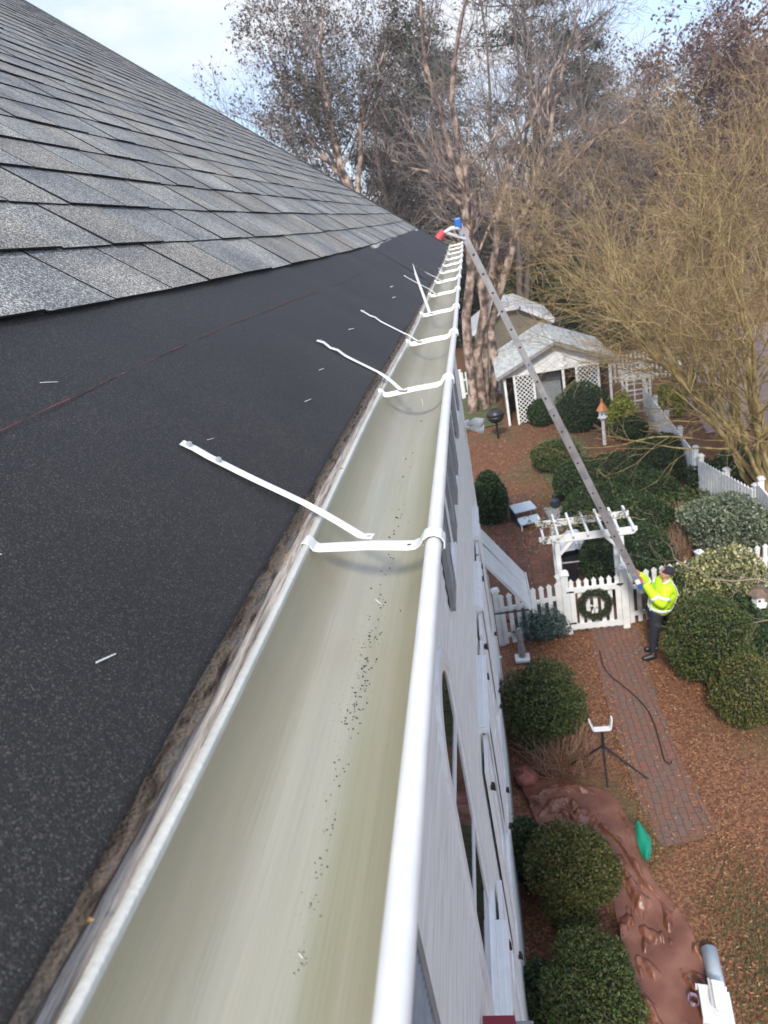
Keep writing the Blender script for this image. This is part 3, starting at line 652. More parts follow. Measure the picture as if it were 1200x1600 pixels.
# tall stair window
def arch_window(yc, hw, z0, zs, cw=.085):
    n = 20; x = WX
    def outline(r): return [(yc - r, z0)] + [(yc - r * math.cos(math.pi * i / n), zs + r * math.sin(math.pi * i / n)) for i in range(n + 1)] + [(yc + r, z0)]
    def ring(mb, r0, r1, xa, xb):
        a, b = outline(r0), outline(r1); m_ = len(a); V = [(xx, y, z) for xx in (xa, xb) for q in (a, b) for y, z in q]; F = []
        for i in range(m_ - 1):
            F += [(2 * m_ + i, 2 * m_ + i + 1, 3 * m_ + i + 1, 3 * m_ + i), (i, m_ + i, m_ + i + 1, i + 1), (m_ + i, 3 * m_ + i, 3 * m_ + i + 1, m_ + i + 1), (i, i + 1, 2 * m_ + i + 1, 2 * m_ + i)]
        mb.add(V, F)
    mb = MB(); ring(mb, hw, hw + cw, x + .001, x + .030); w = mb.build('window', M['white'], house); w['label'] = 'tall arched window with two cross rails'
    mb = MB(); ring(mb, hw - .035, hw, x + .002, x + .022)
    for z in (4.72, 5.45): mb.box((x + .014, yc, z), (.018, 2 * hw - .07, .06))
    mb.box((x + .013, yc, z0 + .03), (.016, 2 * hw - .07, .06)); mb.build('sash', M['white'], w)
    mb = MB(); q = outline(hw - .01); m_ = len(q)
    mb.add([(xx, y, z) for xx in (x + .006, x + .0165) for y, z in q], [tuple(range(m_ - 1, -1, -1)), tuple(range(m_, 2 * m_))] + [(i, (i + 1) % m_, m_ + (i + 1) % m_, m_ + i) for i in range(m_)]); mb.build('pane', M['glass'], w)
    mb = MB(); mb.box((x + .024, yc, z0 - .022), (.048, 2 * hw + 2 * cw + .06, .044)); mb.build('sill', M['white'], w, bevel=.004)
arch_window(2.93, .33, 3.98, 5.63)
# lower storey, white panelled shutters
for a, b in ((.3, 1.1), (2.55, 3.35), (4.82, 5.62), (6.75, 7.6), (8.55, 9.35)):
    if a == 2.55: z1 = 3.45
    else: z1 = 4.05
    window(a, b, 2.0, z1, head=True)
    shutter(a - .52, a - .10, 1.95, z1 + .05, M['white'], False, x0=.05)
    shutter(b + .10, b + .50, 1.95, z1 + .05, M['white'], False, x0=.05)
# awning over a side door near the far corner
mb = MB(); A = [(WX + .01, 10.95, 3.22), (WX + .01, 9.75, 3.22), (.25, 9.35, 2.50), (.23, 10.5, 2.50)]
mb.slab(A, .045); aw = mb.build('door_canopy', M['awning'], house)
mb = MB(); a, b = (Vector(A[0]) + Vector(A[1])) / 2, (Vector(A[2]) + Vector(A[3])) / 2; mb.bar(a + Vector((.01, 0, .004)), b + Vector((-.02, 0, .004)), .03, .012); mb.build('batten', M['shutter_grey'], aw)
mb = MB(); mb.bar(Vector(A[2]) + Vector((.012, 0, -.03)), Vector(A[3]) + Vector((.012, 0, -.03)), .02, .09); mb.build('edge_trim', M['awning'], aw)
mb = MB(); mb.box((WX + .03, 10.3, 1.35), (.05, .95, 2.1)); dd = mb.build('side_door', M['white'], house); mb = MB(); mb.lathe((WX + .08, 9.95, 1.3), [(.02, 0), (.03, .015), (.02, .03)], 10); mb.build('knob', M['galv'], dd)
# twin security light at the corner
p = aty(733, 664, 11.0); fl = MB(); fl.box((WX + .05, p[1], p[2] + .02), (.09, .10, .12)); f = fl.build('security_light', M['white'], house, bevel=.01)
for dy, dz in ((-.10, .07), (.02, -.08)):
    c = MB(); c.tube([(WX + .08, p[1] + dy * .3, p[2] + dz * .4), (WX + .20, p[1] + dy, p[2] + dz), (WX + .30, p[1] + dy * 1.4, p[2] + dz - .03)], [.035, .06, .075], 12); c.build('lamp_head', M['white'], f, True)
# red box with grey lid near the bottom of the picture
p = aty(752, 1590, 1.75)
mb = MB(); q = atz(762, 1590, 4.6)
rb = thing('window_box', 'dark red box with grey lid fixed low on the white clapboard wall', 'box', (WX + .1, q[1], 4.3))
mb = MB(); mb.box((WX + .10, q[1] - .04, 4.45), (.15, .14, .24)); mb.build('box_body', M['dark_red'], rb, bevel=.004)
mb = MB(); mb.box((WX + .215, q[1] - .04, 4.42), (.08, .14, .22)); mb.build('lid', M['shutter_grey'], rb, bevel=.004)

# ------------------------------------------------------------------ the gutter
GXC, GR = -.1738, .0785
def gz(Y): return HC - .362 + zo(Y)
def prof(ang_out=0.0, n=22):
    P = []
    for i in range(n + 1):
        t = math.pi + math.pi * i / n
        P.append((GXC + (GR + ang_out) * math.cos(t), (.088 + ang_out) * math.sin(t)))
    return P
yy = np.concatenate([np.linspace(-1.2, 3, 50), np.linspace(3.2, YE, 34)])
def sweep(P, name, m, parent, smooth=True, flip=False):
    V = [(x + xo(Y) + xb(Y) * min(1, max(0, (GXC + GR - x) / (2 * GR))), Y, gz(Y) + z) for Y in yy for x, z in P]; n = len(P)
    F = [(j * n + i, j * n + i + 1, (j + 1) * n + i + 1, (j + 1) * n + i) for j in range(len(yy) - 1) for i in range(n - 1)]
    if flip: F = [q[::-1] for q in F]
    return npmesh(name, V, F, m, parent, smooth)
gut = sweep([(GXC - GR - .0012, .0)] + prof(.0012) + [(GXC + GR + .0012, 0)], 'gutter', M['white_metal'], house)
gut['label'] = 'white half round gutter with a stained cream inside, crossed by flat white straps'
sweep([(GXC - GR, .002)] + prof(0.0), 'lining', M['lining'], gut, flip=True)
fl = [(-.2522, -.004), (-.2519, .003), (-.2526, .0040), (-.2602, .0044), (-.2608, .003), (-.2608, -.012)]
sweep(fl, 'back_flange', M['flange'], gut)
def circ(cx, cz, r, n=20): return [(cx + r * math.cos(2 * math.pi * i / n), cz + r * math.sin(2 * math.pi * i / n)) for i in range(n + 1)]
BX, BZ, BR = -.0860, .004, .0098
sweep(circ(BX, BZ, BR), 'front_bead', M['white_metal'], gut)
mb = MB(); P = prof(.001); e = YE
mb.add([(x + xo(e), e, gz(e) + z) for x, z in P] + [(x + xo(e), e + .004, gz(e) + z) for x, z in P], [tuple(range(23)), tuple(range(45, 22, -1))] + [(i, i + 23, i + 24, i + 1) for i in range(22)])
mb.build('end_cap', M['lining'], gut)

def ribbon(mb, pts, w, th, wd=(0, 1, 0)):
    pts = [Vector(p) for p in pts]; V = []; wd0 = Vector(wd).normalized()
    for i, p in enumerate(pts):
        d = (pts[min(i + 1, len(pts) - 1)] - pts[max(i - 1, 0)]).normalized(); wdn = (wd0 - d * wd0.dot(d)).normalized(); nrm = d.cross(wdn)
        for a, b in ((-1, -1), (1, -1), (1, 1), (-1, 1)): V.append(p + wdn * (w / 2 * a) + nrm * (th / 2 * b))
    n = len(pts); F = [(i * 4 + k, i * 4 + (k + 1) % 4, i * 4 + 4 + (k + 1) % 4, i * 4 + 4 + k) for i in range(n - 1) for k in range(4)]
    F += [(3, 2, 1, 0), (4 * n - 4, 4 * n - 3, 4 * n - 2, 4 * n - 1)]
    return mb.add(V, F)
SY = [.845] + [.84 + .9 * i for i in range(1, 12)]
rs = RS(21)
for i, Y in enumerate(SY):
    X0 = xo(Y); z = gz(Y); yr = (atz(676, 846, gz(.85) + .004)[1] if i == 0 else Y + rs.normal() * .004)
    L_ = lambda t: Y + (yr - Y) * t
    pts = [(-.2625, .0055, 0), (-.2580, .0062, .01), (-.2535, .0035, .03), (-.2500, -.002, .05), (-.2465, -.0055, .07), (-.238, -.0065, .1), (-.205, -.0045, .3), (-.170, -.002, .52), (-.135, -.0015, .74), (-.116, -.001, .86), (-.106, .002, .92), (-.1005, .008, .96), (-.0965, .0145, 1), (-.090, .0172, 1), (-.083, .0170, 1), (-.076, .0135, 1), (-.0725, .007, 1), (-.0735, -.002, 1)]
    mb = MB(); ribbon(mb, [(x + X0, L_(t), z + zz) for x, zz, t in pts], .0255 if i == 0 else .019 if i == 1 else .0165, .0018, (0, 1, 0) if i == 0 else (0, .88, .47) if i == 1 else (0, .45, .89))
    sp_ = mb.build('gutter_strap', M['white_metal'], gut)
    bv = sp_.modifiers.new('bevel', 'BEVEL'); bv.width = .0005; bv.segments = 1
    mb = MB(); ribbon(mb, [(BX + X0 + .0135 * math.cos(a), yr, z + BZ + .0135 * math.sin(a)) for a in np.linspace(-1.2, 3.2, 14)], .0125, .0010); mb.build('spring_clip', M['white_metal'], gut)
    if i < 2:
        mb = MB(); mb.box((-.118 + X0, L_(.85), z + .0004), (.0045, .0026, .0004)); mb.build('strap_slot', M['black'], gut)
# flat hanger arms screwed to the roof: (index of strap, roof end u, roof end Y, gutter x)
ARMS = [(0, .190, .905, -.168), (1, .182, 1.845, -.19), (2, .18, 2.66, -.205), (3, .17, 5.0, -.20), (4, .165, 4.52, -.205), (5, .155, 5.42, -.20), (6, .150, 6.30, -.215), (8, .155, 8.15, -.21), (9, .155, 9.05, -.21)]
for k, (i, u, Ye, gx_) in enumerate(ARMS):
    Y = SY[i]; X0 = xo(Y); z = gz(Y); mb = MB()
    f = lambda t: Y + (Ye - Y) * min(t / .42, 1)
    a0 = Vector((gx_ + X0, Y - .006, z + .0006)); a1 = Vector((gx_ - .016 + X0, Y - .003, z + .0022))
    r0 = Vector(Rf(.004, f(.42), .012)); 
    pts = [a0, (a0 + a1) / 2, a1]
    for t in (.33, .66): pts.append(a1.lerp(r0, t) + Vector((0, 0, .0035 * math.sin(math.pi * t) if k else .001)))
    pts.append(r0)
    for t, h in ((.2, .0085), (.4, .0065), (.55, .0055), (.68, .005 + (.004 if k in (1, 2) else 0)), (.78, .0045), (.9, .0055 + (.003 if k in (1,) else 0)), (1.0, .0045)):
        pts.append(Vector(Rf(u * t, f(.42 + .58 * t), h + .002)))
    if k == 3:
        b_ = Vector(Rf(.185, 5.5, .006)); pts = [a0, a1] + [a1.lerp(b_, t) for t in (.25, .5, .75, 1)]
    ribbon(mb, pts, .0150, .0016, (.15, 1, 0) if k != 3 else (1, .2, 0)); arm = mb.build('roof_arm', M['white_metal'], gut)
    bv = arm.modifiers.new('bevel', 'BEVEL'); bv.width = .0005; bv.segments = 1
    if k < 6 and k != 3:
        for t in (.71, .945):
            q = Rf(u * t, f(.42 + .58 * t), .0085); mb = MB(); rt = Matrix.Rotation(PITCH, 3, 'Y')
            for (r0_, r1_, h0_, h1_) in ((.0048, .0048, 0, .001), (.0034, .0030, .001, .0042)):
                V = [Vector(q) + rt @ Vector((r_2 * math.cos(a), r_2 * math.sin(a), hh)) for r_2, hh in ((r0_, h0_), (r1_, h1_)) for a in [j * math.pi / 3 for j in range(6)]]
                mb.add(V, [(0, 1, 7, 6), (1, 2, 8, 7), (2, 3, 9, 8), (3, 4, 10, 9), (4, 5, 11, 10), (5, 0, 6, 11), (6, 7, 8, 9, 10, 11)])
            mb.build('screw', M['galv'], gut)
    if k < 3:
        mb = MB(); mb.lathe((a0.x - .006, a0.y, a0.z + .0006), [(.0034, 0), (.0032, .0008), (.0022, .0014)], 12); mb.build('rivet', M['galv'], gut)

# grit and slivers lying in the gutter
def floor_z(x, Y):
    t = (x - GXC - xo(Y)) / GR; return gz(Y) - .088 * math.sqrt(max(0, 1 - t * t))
def on_floor(px, py):
    z = 7.56
    for _ in range(6): p = atz(px, py, z); z = floor_z(p[0], p[1])
    return np.array([p[0], p[1], z])
def pebble(mb, p, r, rs):
    o = [Vector((1, 0, 0)), Vector((0, 1, 0)), Vector((-1, 0, 0)), Vector((0, -1, 0)), Vector((0, 0, 1)), Vector((0, 0, -1))]
    mb.add([Vector(p) + v * r * (.6 + .7 * rs.rand()) for v in o], [(0, 1, 4), (1, 2, 4), (2, 3, 4), (3, 0, 4), (1, 0, 5), (2, 1, 5), (3, 2, 5), (0, 3, 5)])
rs = RS(4); mb = MB(); path = [(662, 615), (640, 730), (624, 800), (600, 900), (585, 985), (565, 1075), (550, 1130), (520, 1250), (505, 1340), (482, 1440), (468, 1520)]
wts = np.array([2, 3, 9, 14, 40, 36, 14, 12, 12, 6]); wts = wts / wts.sum()
for k in range(170):
    j = rs.choice(10, p=wts); t = rs.rand(); a, b = path[j], path[j + 1]
    px, py = a[0] + (b[0] - a[0]) * t + rs.normal() * (7 + 5 * (rs.rand() < .2)), a[1] + (b[1] - a[1]) * t + rs.normal() * 5
    p = on_floor(px, py); d = np.linalg.norm(p - np.array([0, 0, HC])); pebble(mb, (p[0], p[1], p[2] + .0003), (1.0 + .9 * rs.rand()) * d / FPX, rs)
for k in range(420):
    j = rs.choice(10, p=wts); t = rs.rand(); a, b = path[j], path[j + 1]
    p = on_floor(a[0] + (b[0] - a[0]) * t + rs.normal() * 16, a[1] + (b[1] - a[1]) * t + rs.normal() * 8); d = np.linalg.norm(p - np.array([0, 0, HC])); pebble(mb, (p[0], p[1], p[2] + .0001), (.35 + .35 * rs.rand()) * d / FPX, rs)
tag(mb.build('grit', M['grit']), kind='stuff')
# slivers and bits
def sliver(name, label, cat, p0, p1, r, m, group=None, lift=.0015, bend=.0):
    a, b = Vector(p0), Vector(p1); up = Vector((0, 0, lift)); mid = (a + b) / 2 + Vector((0, 0, lift + bend))
    mb = MB(); mb.tube([a + up, mid, b + up], [r * .7, r * .75, r * .5], 5); o = mb.build(name, m); tag(o, label, cat, group); return o
g_ = 'pale offcuts lying on the felt and in the gutter'
for (lab, a, b, r) in (('white metal sliver at the left edge of the felt', (.232, .505), (.214, .53), .0011),
                       ('white metal sliver alone low on the near felt', (.088, .462), (.080, .481), .0011),
                       ('small curled white offcut just above the red chalk line', (.376, .868), (.366, .895), .0008),
                       ('tiny white offcut on the felt just above the nearest roof arm', (.168, .955), (.163, .972), .0006),
                       ('short white offcut on the felt level with the second roof arm', (.120, 1.59), (.115, 1.625), .0012),
                       ('short white offcut on the felt below the second roof arm, near the eave', (.096, 1.33), (.090, 1.365), .0010),
                       ('white offcut on the felt between the second and third roof arms', (.150, 2.21), (.142, 2.27), .0018),
                       ('white bit on the felt left of the crossing roof arms', (.172, 3.75), (.165, 3.83), .0035),
                       ('grey bit on the felt between the third arm and the crossing arms', (.128, 3.45), (.120, 3.52), .003)):
    sliver('offcut', lab, 'offcut', Rf(a[0], a[1], .004), Rf(b[0], b[1], .004), r, M['scrap'], g_)
for lab, a, b, r in (('white sliver lying in the gutter among the dark grit', (587, 938), (596, 946), .0009), ('second pale chip in the gutter, where the grit thins out near the bottom', (468, 1492), (474, 1500), .0006),
                     ('pale chip in the gutter just beyond the second strap', (664, 600), (667, 606), .0014), ('pale chip in the gutter just short of the second strap', (659, 624), (661, 634), .0012)):
    sliver('offcut', lab, 'offcut', on_floor(*a), on_floor(*b), r, M['scrap'], g_)
# curled leaf and debris caught on the deck edge
def leafthing(px, py, s, lab, m):
    p = atz(px, py, HC - .345); mb = MB()
    mb.add([p + np.array(v) * s for v in ((-1, 0, 0), (-.2, .55, .35), (1, .1, .1), (-.1, -.5, .3), (0, 0, .0))], [(0, 1, 4), (1, 2, 4), (2, 3, 4), (3, 0, 4)])
    tag(mb.build('dead_leaf', m), lab, 'leaf', 'dry leaves caught on the deck edge')
leafthing(533, 733, .006, 'curled yellow leaf caught on the worn deck edge beside the gutter', M['dryleaf'])
leafthing(574, 610, .010, 'pale dry leaf at the felt edge beside the second strap', M['dryleaf'])
leafthing(140, 1440, .004, 'small yellow leaf scrap on the deck edge at the lower left', M['dryleaf'])

# ================================================================== THE YARD
# picket fences
def fence(name, label, a, b, h, post_every, pw=.085, gap=.15, cat='fence', group=None, h2=None, post_h=None, cap=True, capstyle='square'):
    a = np.array(a, float); b = np.array(b, float); L_ = np.linalg.norm(b - a); d = (b - a) / L_; ang = math.atan2(d[1], d[0])
    root = thing(name, label, cat, (a[0], a[1], 0), group); mb = MB(); nrm = np.array([-d[1], d[0]])
    n = int(L_ / gap); hh = lambda t: h if h2 is None else h + (h2 - h) * t
    for k in range(n):
        t = (k + .5) / n; p = a + d * L_ * t; H_ = hh(t)
        q = [(-pw / 2, 0), (pw / 2, 0), (pw / 2, H_ - .09), (pw * .62, H_ - .075), (pw * .62, H_ - .055), (0, H_), (-pw * .62, H_ - .055), (-pw * .62, H_ - .075), (-pw / 2, H_ - .09)]
        V = []
        for s_ in (-.011, .011):
            for x, z in q: V.append((p[0] + d[0] * x + nrm[0] * s_, p[1] + d[1] * x + nrm[1] * s_, z + .05))
        m_ = len(q); mb.add(V, [tuple(range(m_)), tuple(range(2 * m_ - 1, m_ - 1, -1))] + [(i, i + m_, (i + 1) % m_ + m_, (i + 1) % m_) for i in range(m_)])
    mb.build('picket_panel', M['fence_white'], root)
    for z in (.22, .80):
        mb = MB(); mb.bar((*(a + nrm * .034), z * h / 1.1), (*(b + nrm * .034), z * hh(1) / 1.1), .04, .08); mb.build('rail', M['fence_white'], root)
    m_ = max(1, round(L_ / post_every))
    for k in range(m_ + 1):
        p = a + d * L_ * k / m_ + nrm * .075; ph = post_h or (hh(k / m_) + .10)
        mb = MB(); mb.box((p[0], p[1], ph / 2), (.11, .11, ph), ang); mb.box((p[0], p[1], ph + .015), (.15, .15, .03), ang)
        mb.box((p[0], p[1], ph + .045), (.10, .10, .03), ang); mb.build('post', M['fence_white'], root)
    return root
fence('picket_fence', 'white picket fence between the clapboard house and the gate, with dark conduit', (-.32, 12.25), (.93, 12.5), 1.12, 1.3, gap=.152)
fence('picket_fence', 'white picket fence right of the gate, running behind the worker and shrubs', (2.16, 12.56), (5.1, 13.15), 1.12, 1.5, gap=.152)
fence('picket_fence', 'distant white picket fence left of the grey roofed shed', (-1.1, 33.5), (.75, 33.3), 1.25, 2.0, gap=.17)
fence('picket_fence', 'distant white picket fence right of the grey roofed shed', (4.7, 32.2), (8.2, 31.4), 1.2, 2.0, gap=.17)
fence('picket_fence', 'long white side fence running from the lattice arbour toward the wooded edge', (5.5, 26.0), (5.12, 18.7), 1.2, 1.7, gap=.125, pw=.1)
fence('picket_fence', 'short white fence panel sloping behind the grey-green shrub', (5.16, 18.4), (5.66, 16.0), 1.05, 1.2, gap=.13, pw=.1)
fence('picket_fence', 'weathered white picket fence at the right edge beside the grey-green shrub', (5.72, 15.9), (5.55, 13.4), 1.25, 1.4, gap=.13)
# dark conduit rail across the left fence
mb = MB(); mb.tube([(-.42, 12.10, .85), (.35, 12.22, .80)], .018, 6); tag(mb.build('rail_bar', M['black']), 'thin black bar fixed across the picket fence beside the house', 'rail')
# gate
gt = thing('garden_gate', 'white picket garden gate hung with a green wreath at the head of the brick path', 'gate', (1.5, 12.5, 0))
GY0 = 12.50
for x, nm in ((1.00, 'post'), (2.10, 'post')):
    mb = MB(); mb.box((x, GY0, .66), (.13, .13, 1.32)); mb.box((x, GY0, 1.335), (.18, .18, .035)); mb.box((x, GY0, 1.37), (.13, .13, .04)); mb.build(nm, M['fence_white'], gt, bevel=.006)
mb = MB()
for k in range(7):
    x = 1.12 + .143 * k; H_ = 1.14; pw = .08
    q = [(-pw / 2, 0), (pw / 2, 0), (pw / 2, H_ - .09), (pw * .62, H_ - .07), (0, H_), (-pw * .62, H_ - .07), (-pw / 2, H_ - .09)]
    V = [(x + a, GY0 + s_, z + .06) for s_ in (-.011, .011) for a, z in q]; m_ = 7
    mb.add(V, [tuple(range(m_)), tuple(range(2 * m_ - 1, m_ - 1, -1))] + [(i, i + m_, (i + 1) % m_ + m_, (i + 1) % m_) for i in range(m_)])
mb.build('picket_panel', M['fence_white'], gt)
mb = MB()
for z in (.16, .97): mb.box((1.55, GY0 - .035, z), (.98, .04, .11))
for x in (1.12, 1.98): mb.box((x, GY0 - .034, .565), (.10, .04, .70))
mb.build('gate_frame', M['fence_white'], gt)
for z in (.25, .95):
    mb = MB(); mb.box((1.085, GY0 - .062, z), (.14, .012, .03)); mb.build('hinge', M['black'], gt)
mb = MB(); mb.box((2.02, GY0 - .065, 1.02), (.12, .02, .03)); mb.tube([(2.0, GY0 - .07, 1.02), (2.0, GY0 - .11, 1.02), (2.05, GY0 - .11, 1.02)], .008, 6); mb.build('latch', M['black'], gt)
# wreath
wr = thing('wreath', 'round evergreen wreath with pale bow hanging on the white gate', 'wreath', (1.52, GY0 - .11, .66))
rs = RS(31); n = 3600; a = rs.rand(n) * 6.283; b = rs.rand(n) * 6.283; q = .075 * rs.rand(n) ** .4; R0 = .265 + .01 * np.sin(a * 7)
P = np.stack([1.52 + (R0 + q * np.cos(b)) * np.cos(a), GY0 - .11 + q * np.sin(b) * .8, .66 + (R0 + q * np.cos(b)) * np.sin(a)], 1)
V, F = quads(P, .022, rs, .35); npmesh('needles', V, F, M['wreath'], wr)
mb = MB(); mb.tube([(1.52 + .265 * math.cos(t), GY0 - .11, .66 + .265 * math.sin(t)) for t in np.linspace(0, 6.283, 25)], .045, 8, False); mb.build('ring', M['core'], wr)
mb = MB()
for s_ in (-1, 1):
    mb.add([(1.50, GY0 - .17, .66), (1.50 + .07 * s_, GY0 - .18, .70), (1.50 + .08 * s_, GY0 - .16, .64)], [(0, 1, 2)]); mb.add([(1.50, GY0 - .175, .655), (1.50 + .03 * s_, GY0 - .18, .50), (1.50 + .06 * s_, GY0 - .17, .52)], [(0, 1, 2)])
mb.box((1.50, GY0 - .18, .655), (.03, .03, .03)); bw = mb.build('bow', M['scrap'], wr); sm = bw.modifiers.new('t', 'SOLIDIFY'); sm.thickness = .006
# pergola over the gate path
pg = thing('pergola', 'small white pergola with slatted top standing behind the wreath gate', 'pergola', (1.55, 13.04, 0))
PH = 2.03
PL = [(.95, 12.72), (2.14, 12.72), (.95, 13.36), (2.14, 13.36)]
for x, y in PL:
    mb = MB(); mb.box((x, y, PH / 2), (.095, .095, PH)); mb.build('post', M['fence_white'], pg, bevel=.005)
for y in (12.66, 13.42):
    mb = MB(); poly = [(.62, PH - .02), (.70, PH - .09), (2.36, PH - .09), (2.44, PH - .02), (2.44, PH + .05), (.62, PH + .05)]
    V = [(x, y + s_, z) for s_ in (-.02, .02) for x, z in poly]
    mb.add(V, [tuple(range(6)), tuple(range(11, 5, -1))] + [(i, i + 6, (i + 1) % 6 + 6, (i + 1) % 6) for i in range(6)]); mb.build('beam', M['fence_white'], pg)
for k in range(7):
    x = .70 + k * .275; mb = MB(); mb.box((x, 13.04, PH + .085), (.04, 1.02, .07)); mb.build('rafter', M['fence_white'], pg)
for x, s_ in ((.99, 1), (2.10, -1)):
    mb = MB(); mb.bar((x, 12.69, PH - .36), (x + .24 * s_, 12.69, PH - .10), .04, .06); mb.build('brace', M['fence_white'], pg)
rs = RS(12); st = np.stack([.7 + 1.6 * rs.rand(26), 12.7 + .7 * rs.rand(26), np.full(26, PH + .14)], 1)
P, R = branch_level(st, rs.normal(size=(26, 3)) * np.array([1, .5, .15]), .5 + .4 * rs.rand(26), np.full(26, .007), 8, .35, 0, rs); P[:, :, 2] = np.clip(P[:, :, 2], PH + .02, PH + .2)
vine = thing('vine', 'thin leafless vine with a few green leaves lying over the pergola top', 'vine', (1.7, 13.04, PH))
V, F = tubes(P, R, 4); npmesh('stems', V, F, M['twig_gold'], vine)
V, F = quads(P.reshape(-1, 3)[rs.randint(0, 208, 330)] + rs.normal(size=(330, 3)) * .03, .028, rs); npmesh('leaves', V, F, M['yew'], vine)

# small items of the courtyard
af = thing('folding_step', 'pale blue two step folding platform standing on old brick paving', 'step stool', (.55, 18.6, 0))
mb = MB(); mb.slab([(.20, 18.55, .42), (.80, 18.72, .42), (.93, 18.22, .40), (.33, 18.05, .40)], .05); mb.build('top_step', M['pale_blue'], af, bevel=.01)
mb = MB(); mb.slab([(.36, 18.0, .24), (.93, 18.16, .24), (1.0, 17.72, .22), (.44, 17.58, .22)], .04); mb.build('lower_step', M['pale_blue'], af, bevel=.01)
for x, y, z in ((.23, 18.52, .4), (.78, 18.68, .4), (.46, 17.62, .21), (.97, 17.76, .21)):
    mb = MB(); mb.bar((x, y, 0), (x, y - .0, z), .035, .035); mb.build('leg', M['white_metal'], af)
mb = MB(); mb.slab([(.20, 18.52, .38), (.34, 18.05, .36), (.44, 17.66, .06), (.20, 18.4, .06)], .01); mb.build('side_panel', M['dark_glass'], af)
ct = thing('garden_cart', 'dark garden cart half covered with clear grey plastic sheeting behind the pergola post', 'cart', (1.55, 14.7, 0))
mb = MB(); mb.add([(1.25, 14.55, .22), (1.95, 14.6, .22), (1.95, 15.0, .22), (1.25, 15.0, .22), (1.15, 14.45, .55), (2.1, 14.55, .50), (2.1, 15.1, .55), (1.15, 15.1, .60)],
      [(0, 3, 2, 1), (0, 1, 5, 4), (1, 2, 6, 5), (2, 3, 7, 6), (3, 0, 4, 7)]); tr = mb.build('tray', M['dark_glass'], ct); sm = tr.modifiers.new('t', 'SOLIDIFY'); sm.thickness = .02
mb = MB(); mb.tube([(1.15, 14.45, .56), (2.1, 14.55, .51), (2.1, 15.1, .56), (1.15, 15.1, .61), (1.15, 14.45, .56)], .02, 6); mb.build('rim', M['alu'], ct)
for x in (1.35, 1.85):
    mb = MB(); mb.tube([(x, 14.55, .14), (x, 14.60, .14)], .14, 14); mb.build('wheel', M['black'], ct)
rs = RS(2); gx_, gy_ = np.meshgrid(np.linspace(1.12, 1.95, 16), np.linspace(14.7, 15.35, 14)); Z = .62 + .38 * np.exp(-((gx_ - 1.5) ** 2 + (gy_ - 15.1) ** 2) * 9) + rs.rand(*gx_.shape) * .07 - .25 * (np.abs(gx_ - 1.5) > .36)
n_ = 16; F = [(j * n_ + i, j * n_ + i + 1, (j + 1) * n_ + i + 1, (j + 1) * n_ + i) for j in range(13) for i in range(15)]
npmesh('plastic_cover', np.stack([gx_, gy_, Z], -1).reshape(-1, 3), F, M['grey_plastic'], ct)
ur = thing('stone_trough', 'small grey stone trough beside the old brick paving and hedge', 'planter', (1.4, 17.9, 0))
mb = MB(); mb.box((1.38, 17.75, .17), (.42, .85, .34), .1); mb.box((1.38, 17.75, .36), (.48, .9, .05), .1); mb.build('trough', M['stone'], ur, bevel=.02)
mb = MB(); mb.lathe((1.42, 18.1, .38), [(.10, 0), (.15, .08), (.13, .2), (.06, .27), (.08, .36)], 12); tag(mb.build('garden_urn', M['dark_glass']), 'dark glazed urn standing on the stone trough', 'urn')
# kettle grill
kg = thing('kettle_grill', 'round black kettle grill on a post at the corner of the shed', 'grill', (.22, 26.4, 0))
mb = MB(); mb.lathe((.22, 26.4, .62), [(.05, -.02), (.20, .04), (.30, .16), (.33, .27)], 20); mb.build('bowl', M['black'], kg, True)
mb = MB(); mb.lathe((.22, 26.4, .90), [(.34, 0), (.32, .10), (.22, .22), (.05, .27)], 20); lid = mb.build('lid', M['black_plastic'], kg, True)
mb = MB(); mb.tube([(.14, 26.4, 1.17), (.14, 26.4, 1.22), (.30, 26.4, 1.22), (.30, 26.4, 1.17)], .015, 6); mb.build('handle', M['black'], lid)
mb = MB(); mb.tube([(.22, 26.4, 0), (.22, 26.4, .62)], .045, 8); mb.build('post', M['black'], kg)

# shed
sx0, sx1, sy0, sy1, eh, ah = .72, 4.75, 27.9, 33.0, 2.02, 2.92
shed = thing('garden_shed', 'small white open fronted shed with pale grey shingled roof and lattice panels', 'shed', ((sx0 + sx1) / 2, (sy0 + sy1) / 2, 0))
mb = MB(); o_ = .28; xm = (sx0 + sx1) / 2
for s_, xa in ((-1, sx0 - o_), (1, sx1 + o_)): mb.slab([(xm, sy0 - .3, ah + .12), (xa, sy0 - .3, eh - .02), (xa, sy1, eh - .02), (xm, sy1, ah + .12)], .07)
mb.build('roof', M['shed_roof'], shed)
mb = MB()
for s_, xa in ((-1, sx0 - o_), (1, sx1 + o_)): mb.bar((xm, sy0 - .31, ah + .07), (xa, sy0 - .31, eh - .07), .03, .12)
mb.build('bargeboard', M['stone'], shed)
mb = MB(); mb.add([(sx0, sy0, eh - .12), (sx1, sy0, eh - .12), (sx1, sy0, eh), (xm, sy0, ah + .02), (sx0, sy0, eh), (sx0, sy0 + .06, eh - .12), (sx1, sy0 + .06, eh - .12), (sx1, sy0 + .06, eh), (xm, sy0 + .06, ah + .02), (sx0, sy0 + .06, eh)],
      [(0, 1, 2, 3, 4), (9, 8, 7, 6, 5), (0, 5, 6, 1), (1, 6, 7, 2), (4, 3, 8, 9)]); mb.build('gable', M['fence_white'], shed)
mb = MB(); mb.box((sx0 + .03, (sy0 + sy1) / 2, 1.0), (.06, sy1 - sy0, 2.0)); mb.box((sx1 - .03, (sy0 + sy1) / 2, 1.0), (.06, sy1 - sy0, 2.0)); mb.box((xm, sy1 - .03, 1.0), (sx1 - sx0, .06, 2.0)); mb.build('wall', M['tan_wall'], shed)
